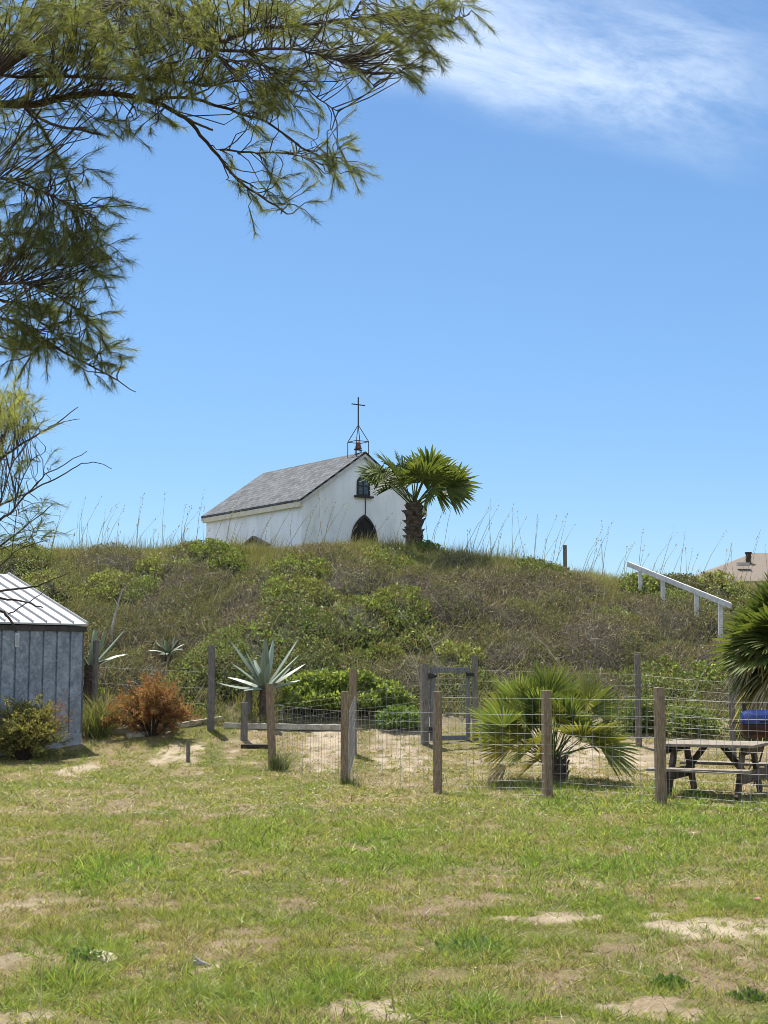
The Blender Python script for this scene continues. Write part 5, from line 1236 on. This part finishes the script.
ells = [(40, 28, 75, 40, 210, 6.3, 7.5), (130, 45, 80, 36, 190, 6.3, 7.5), (215, 15, 70, 30, 120, 6.4, 7.5), (120, 12, 90, 25, 110, 6.3, 7.5), (300, 18, 70, 24, 90, 6.6, 7.4), (385, 16, 50, 20, 60, 6.8, 7.3), (440, 8, 40, 18, 44, 6.9, 7.3), (375, 62, 42, 16, 36, 6.7, 7.1), (400, 40, 45, 20, 36, 6.7, 7.2),
        (245, 70, 50, 22, 44, 6.7, 7.4), (285, 85, 40, 22, 34, 6.8, 7.3), (265, 105, 36, 24, 34, 6.9, 7.4), (315, 60, 40, 22, 26, 6.7, 7.2), (318, 150, 34, 16, 20, 7.1, 7.5), (335, 168, 22, 12, 12, 7.1, 7.5), (275, 190, 36, 24, 20, 7.1, 7.5), (240, 165, 30, 26, 12, 7.1, 7.4), (330, 140, 22, 14, 9, 7.1, 7.4),
        (145, 112, 30, 20, 22, 6.9, 7.3), (175, 75, 50, 20, 50, 6.8, 7.3), (60, 80, 70, 18, 50, 6.7, 7.4), (30, 125, 40, 20, 30, 6.7, 7.3), (90, 118, 40, 14, 14, 6.8, 7.2),
        (25, 185, 45, 40, 66, 6.7, 7.1), (52, 240, 50, 45, 110, 6.7, 7.1), (84, 255, 24, 36, 44, 6.7, 7.1), (15, 270, 30, 50, 60, 6.7, 7.1), (48, 318, 50, 30, 80, 6.7, 7.1), (20, 342, 30, 22, 50, 6.7, 7.1), (80, 340, 28, 28, 34, 6.7, 7.2), (100, 365, 24, 14, 14, 6.8, 7.2), (65, 175, 24, 14, 16, 6.8, 7.3), (100, 205, 14, 12, 8, 6.9, 7.2), (-50, 60, 25, 60, 20, 6.3, 7.3), (-190, 60, 90, 80, 50, 6.7, 7.2), (-320, 160, 70, 90, 36, 6.6, 7.2), (-110, -60, 90, 40, 30, 6.7, 7.2)]
limb_tree(big, limbs, rootpt, ells, None, F / 7.0, (rootpt[0] - .35, 6.9, gz(rootpt[0] - .35, 6.9)), 130, (.02, .07), tam, (.06, .20), (.30, 0, 0), .20, .85)
# smaller, sparse tree lower down
yb = 5.6
limbs2 = [
    ([(-110, 640, yb), (-88, 560, yb), (-66, 480, yb), (-50, 400, yb), (-40, 340, yb)], 14, 4),
    ([(-30, 478, yb), (0, 459, yb), (17, 447, yb), (40, 433, yb), (60, 421, yb), (78, 407, yb)], 4.4, 1.0),
    ([(40, 433, yb), (58, 424, yb), (80, 419, yb)], 2.2, .8),
    ([(-30, 520, yb + .2), (0, 505, yb + .2), (26, 494, yb + .2), (49, 482, yb + .2), (72, 469, yb + .2), (93, 462, yb + .2), (112, 469, yb + .2)], 3.4, .8),
    ([(-30, 545, yb), (0, 520, yb), (14, 509, yb), (37, 483, yb), (57, 469, yb), (87, 451, yb)], 4, .9),
    ([(-30, 570, yb), (0, 546, yb), (29, 523, yb), (52, 505, yb)], 3.6, 1),
    ([(-30, 590, yb - .1), (0, 566, yb - .1), (20, 549, yb - .1), (48, 540, yb - .1)], 3, .8),
    ([(-30, 600, yb), (0, 591, yb), (26, 588, yb), (48, 582, yb), (70, 572, yb)], 4, 1),
    ([(-30, 592, yb + .1), (0, 598, yb + .1), (25, 602, yb + .1), (43, 608, yb + .1)], 4, 1.4),
    ([(-30, 600, yb - .2), (0, 611, yb - .2), (8, 617, yb - .2), (13, 625, yb - .2)], 4, 3),
    ([(8, 614, yb), (22, 606, yb), (36, 597, yb), (48, 588, yb)], 2, .8),
    ([(0, 459, yb), (6, 430, yb), (14, 405, yb), (22, 396, yb)], 3, .9),
    ([(17, 447, yb), (26, 428, yb), (40, 405, yb)], 2, .7), ([(0, 505, yb), (10, 470, yb), (30, 440, yb), (45, 418, yb)], 2.4, .7), ([(14, 509, yb), (22, 480, yb), (34, 458, yb), (48, 452, yb)], 2, .7), ([(-20, 470, yb), (4, 440, yb), (4, 410, yb)], 3, 1)]
rp2 = at(-110, 640, yb); bb2 = (rp2[0] - .15, yb, gz(rp2[0] - .15, yb))
sm = thing('tamarisk_tree', bb2, 'sparse half bare tamarisk with thin branches in front of the shed roof', 'tree')
ells2 = [(10, 418, 22, 26, 100, yb - .3, yb + .3), (20, 432, 20, 18, 16, yb - .2, yb + .2), (6, 470, 14, 22, 14, yb - .2, yb + .3), (40, 462, 14, 12, 7, yb - .1, yb + .3), (22, 500, 16, 20, 9, yb - .1, yb + .3), (30, 535, 18, 8, 12, yb - .2, yb + .2), (8, 540, 12, 30, 14, yb - .2, yb + .2), (-20, 480, 20, 80, 50, yb - .3, yb + .3), (-55, 440, 24, 90, 40, yb - .2, yb + .2), (44, 500, 10, 10, 4, yb, yb + .2)]
limb_tree(sm, limbs2, rp2, ells2, None, F / yb, bb2, 40, (.02, .06), [(.24, .26, .07), (.30, .30, .10), (.18, .21, .06), (.26, .28, .16)], (.04, .13), (.25, 0, .25), -.1, .9, .5)
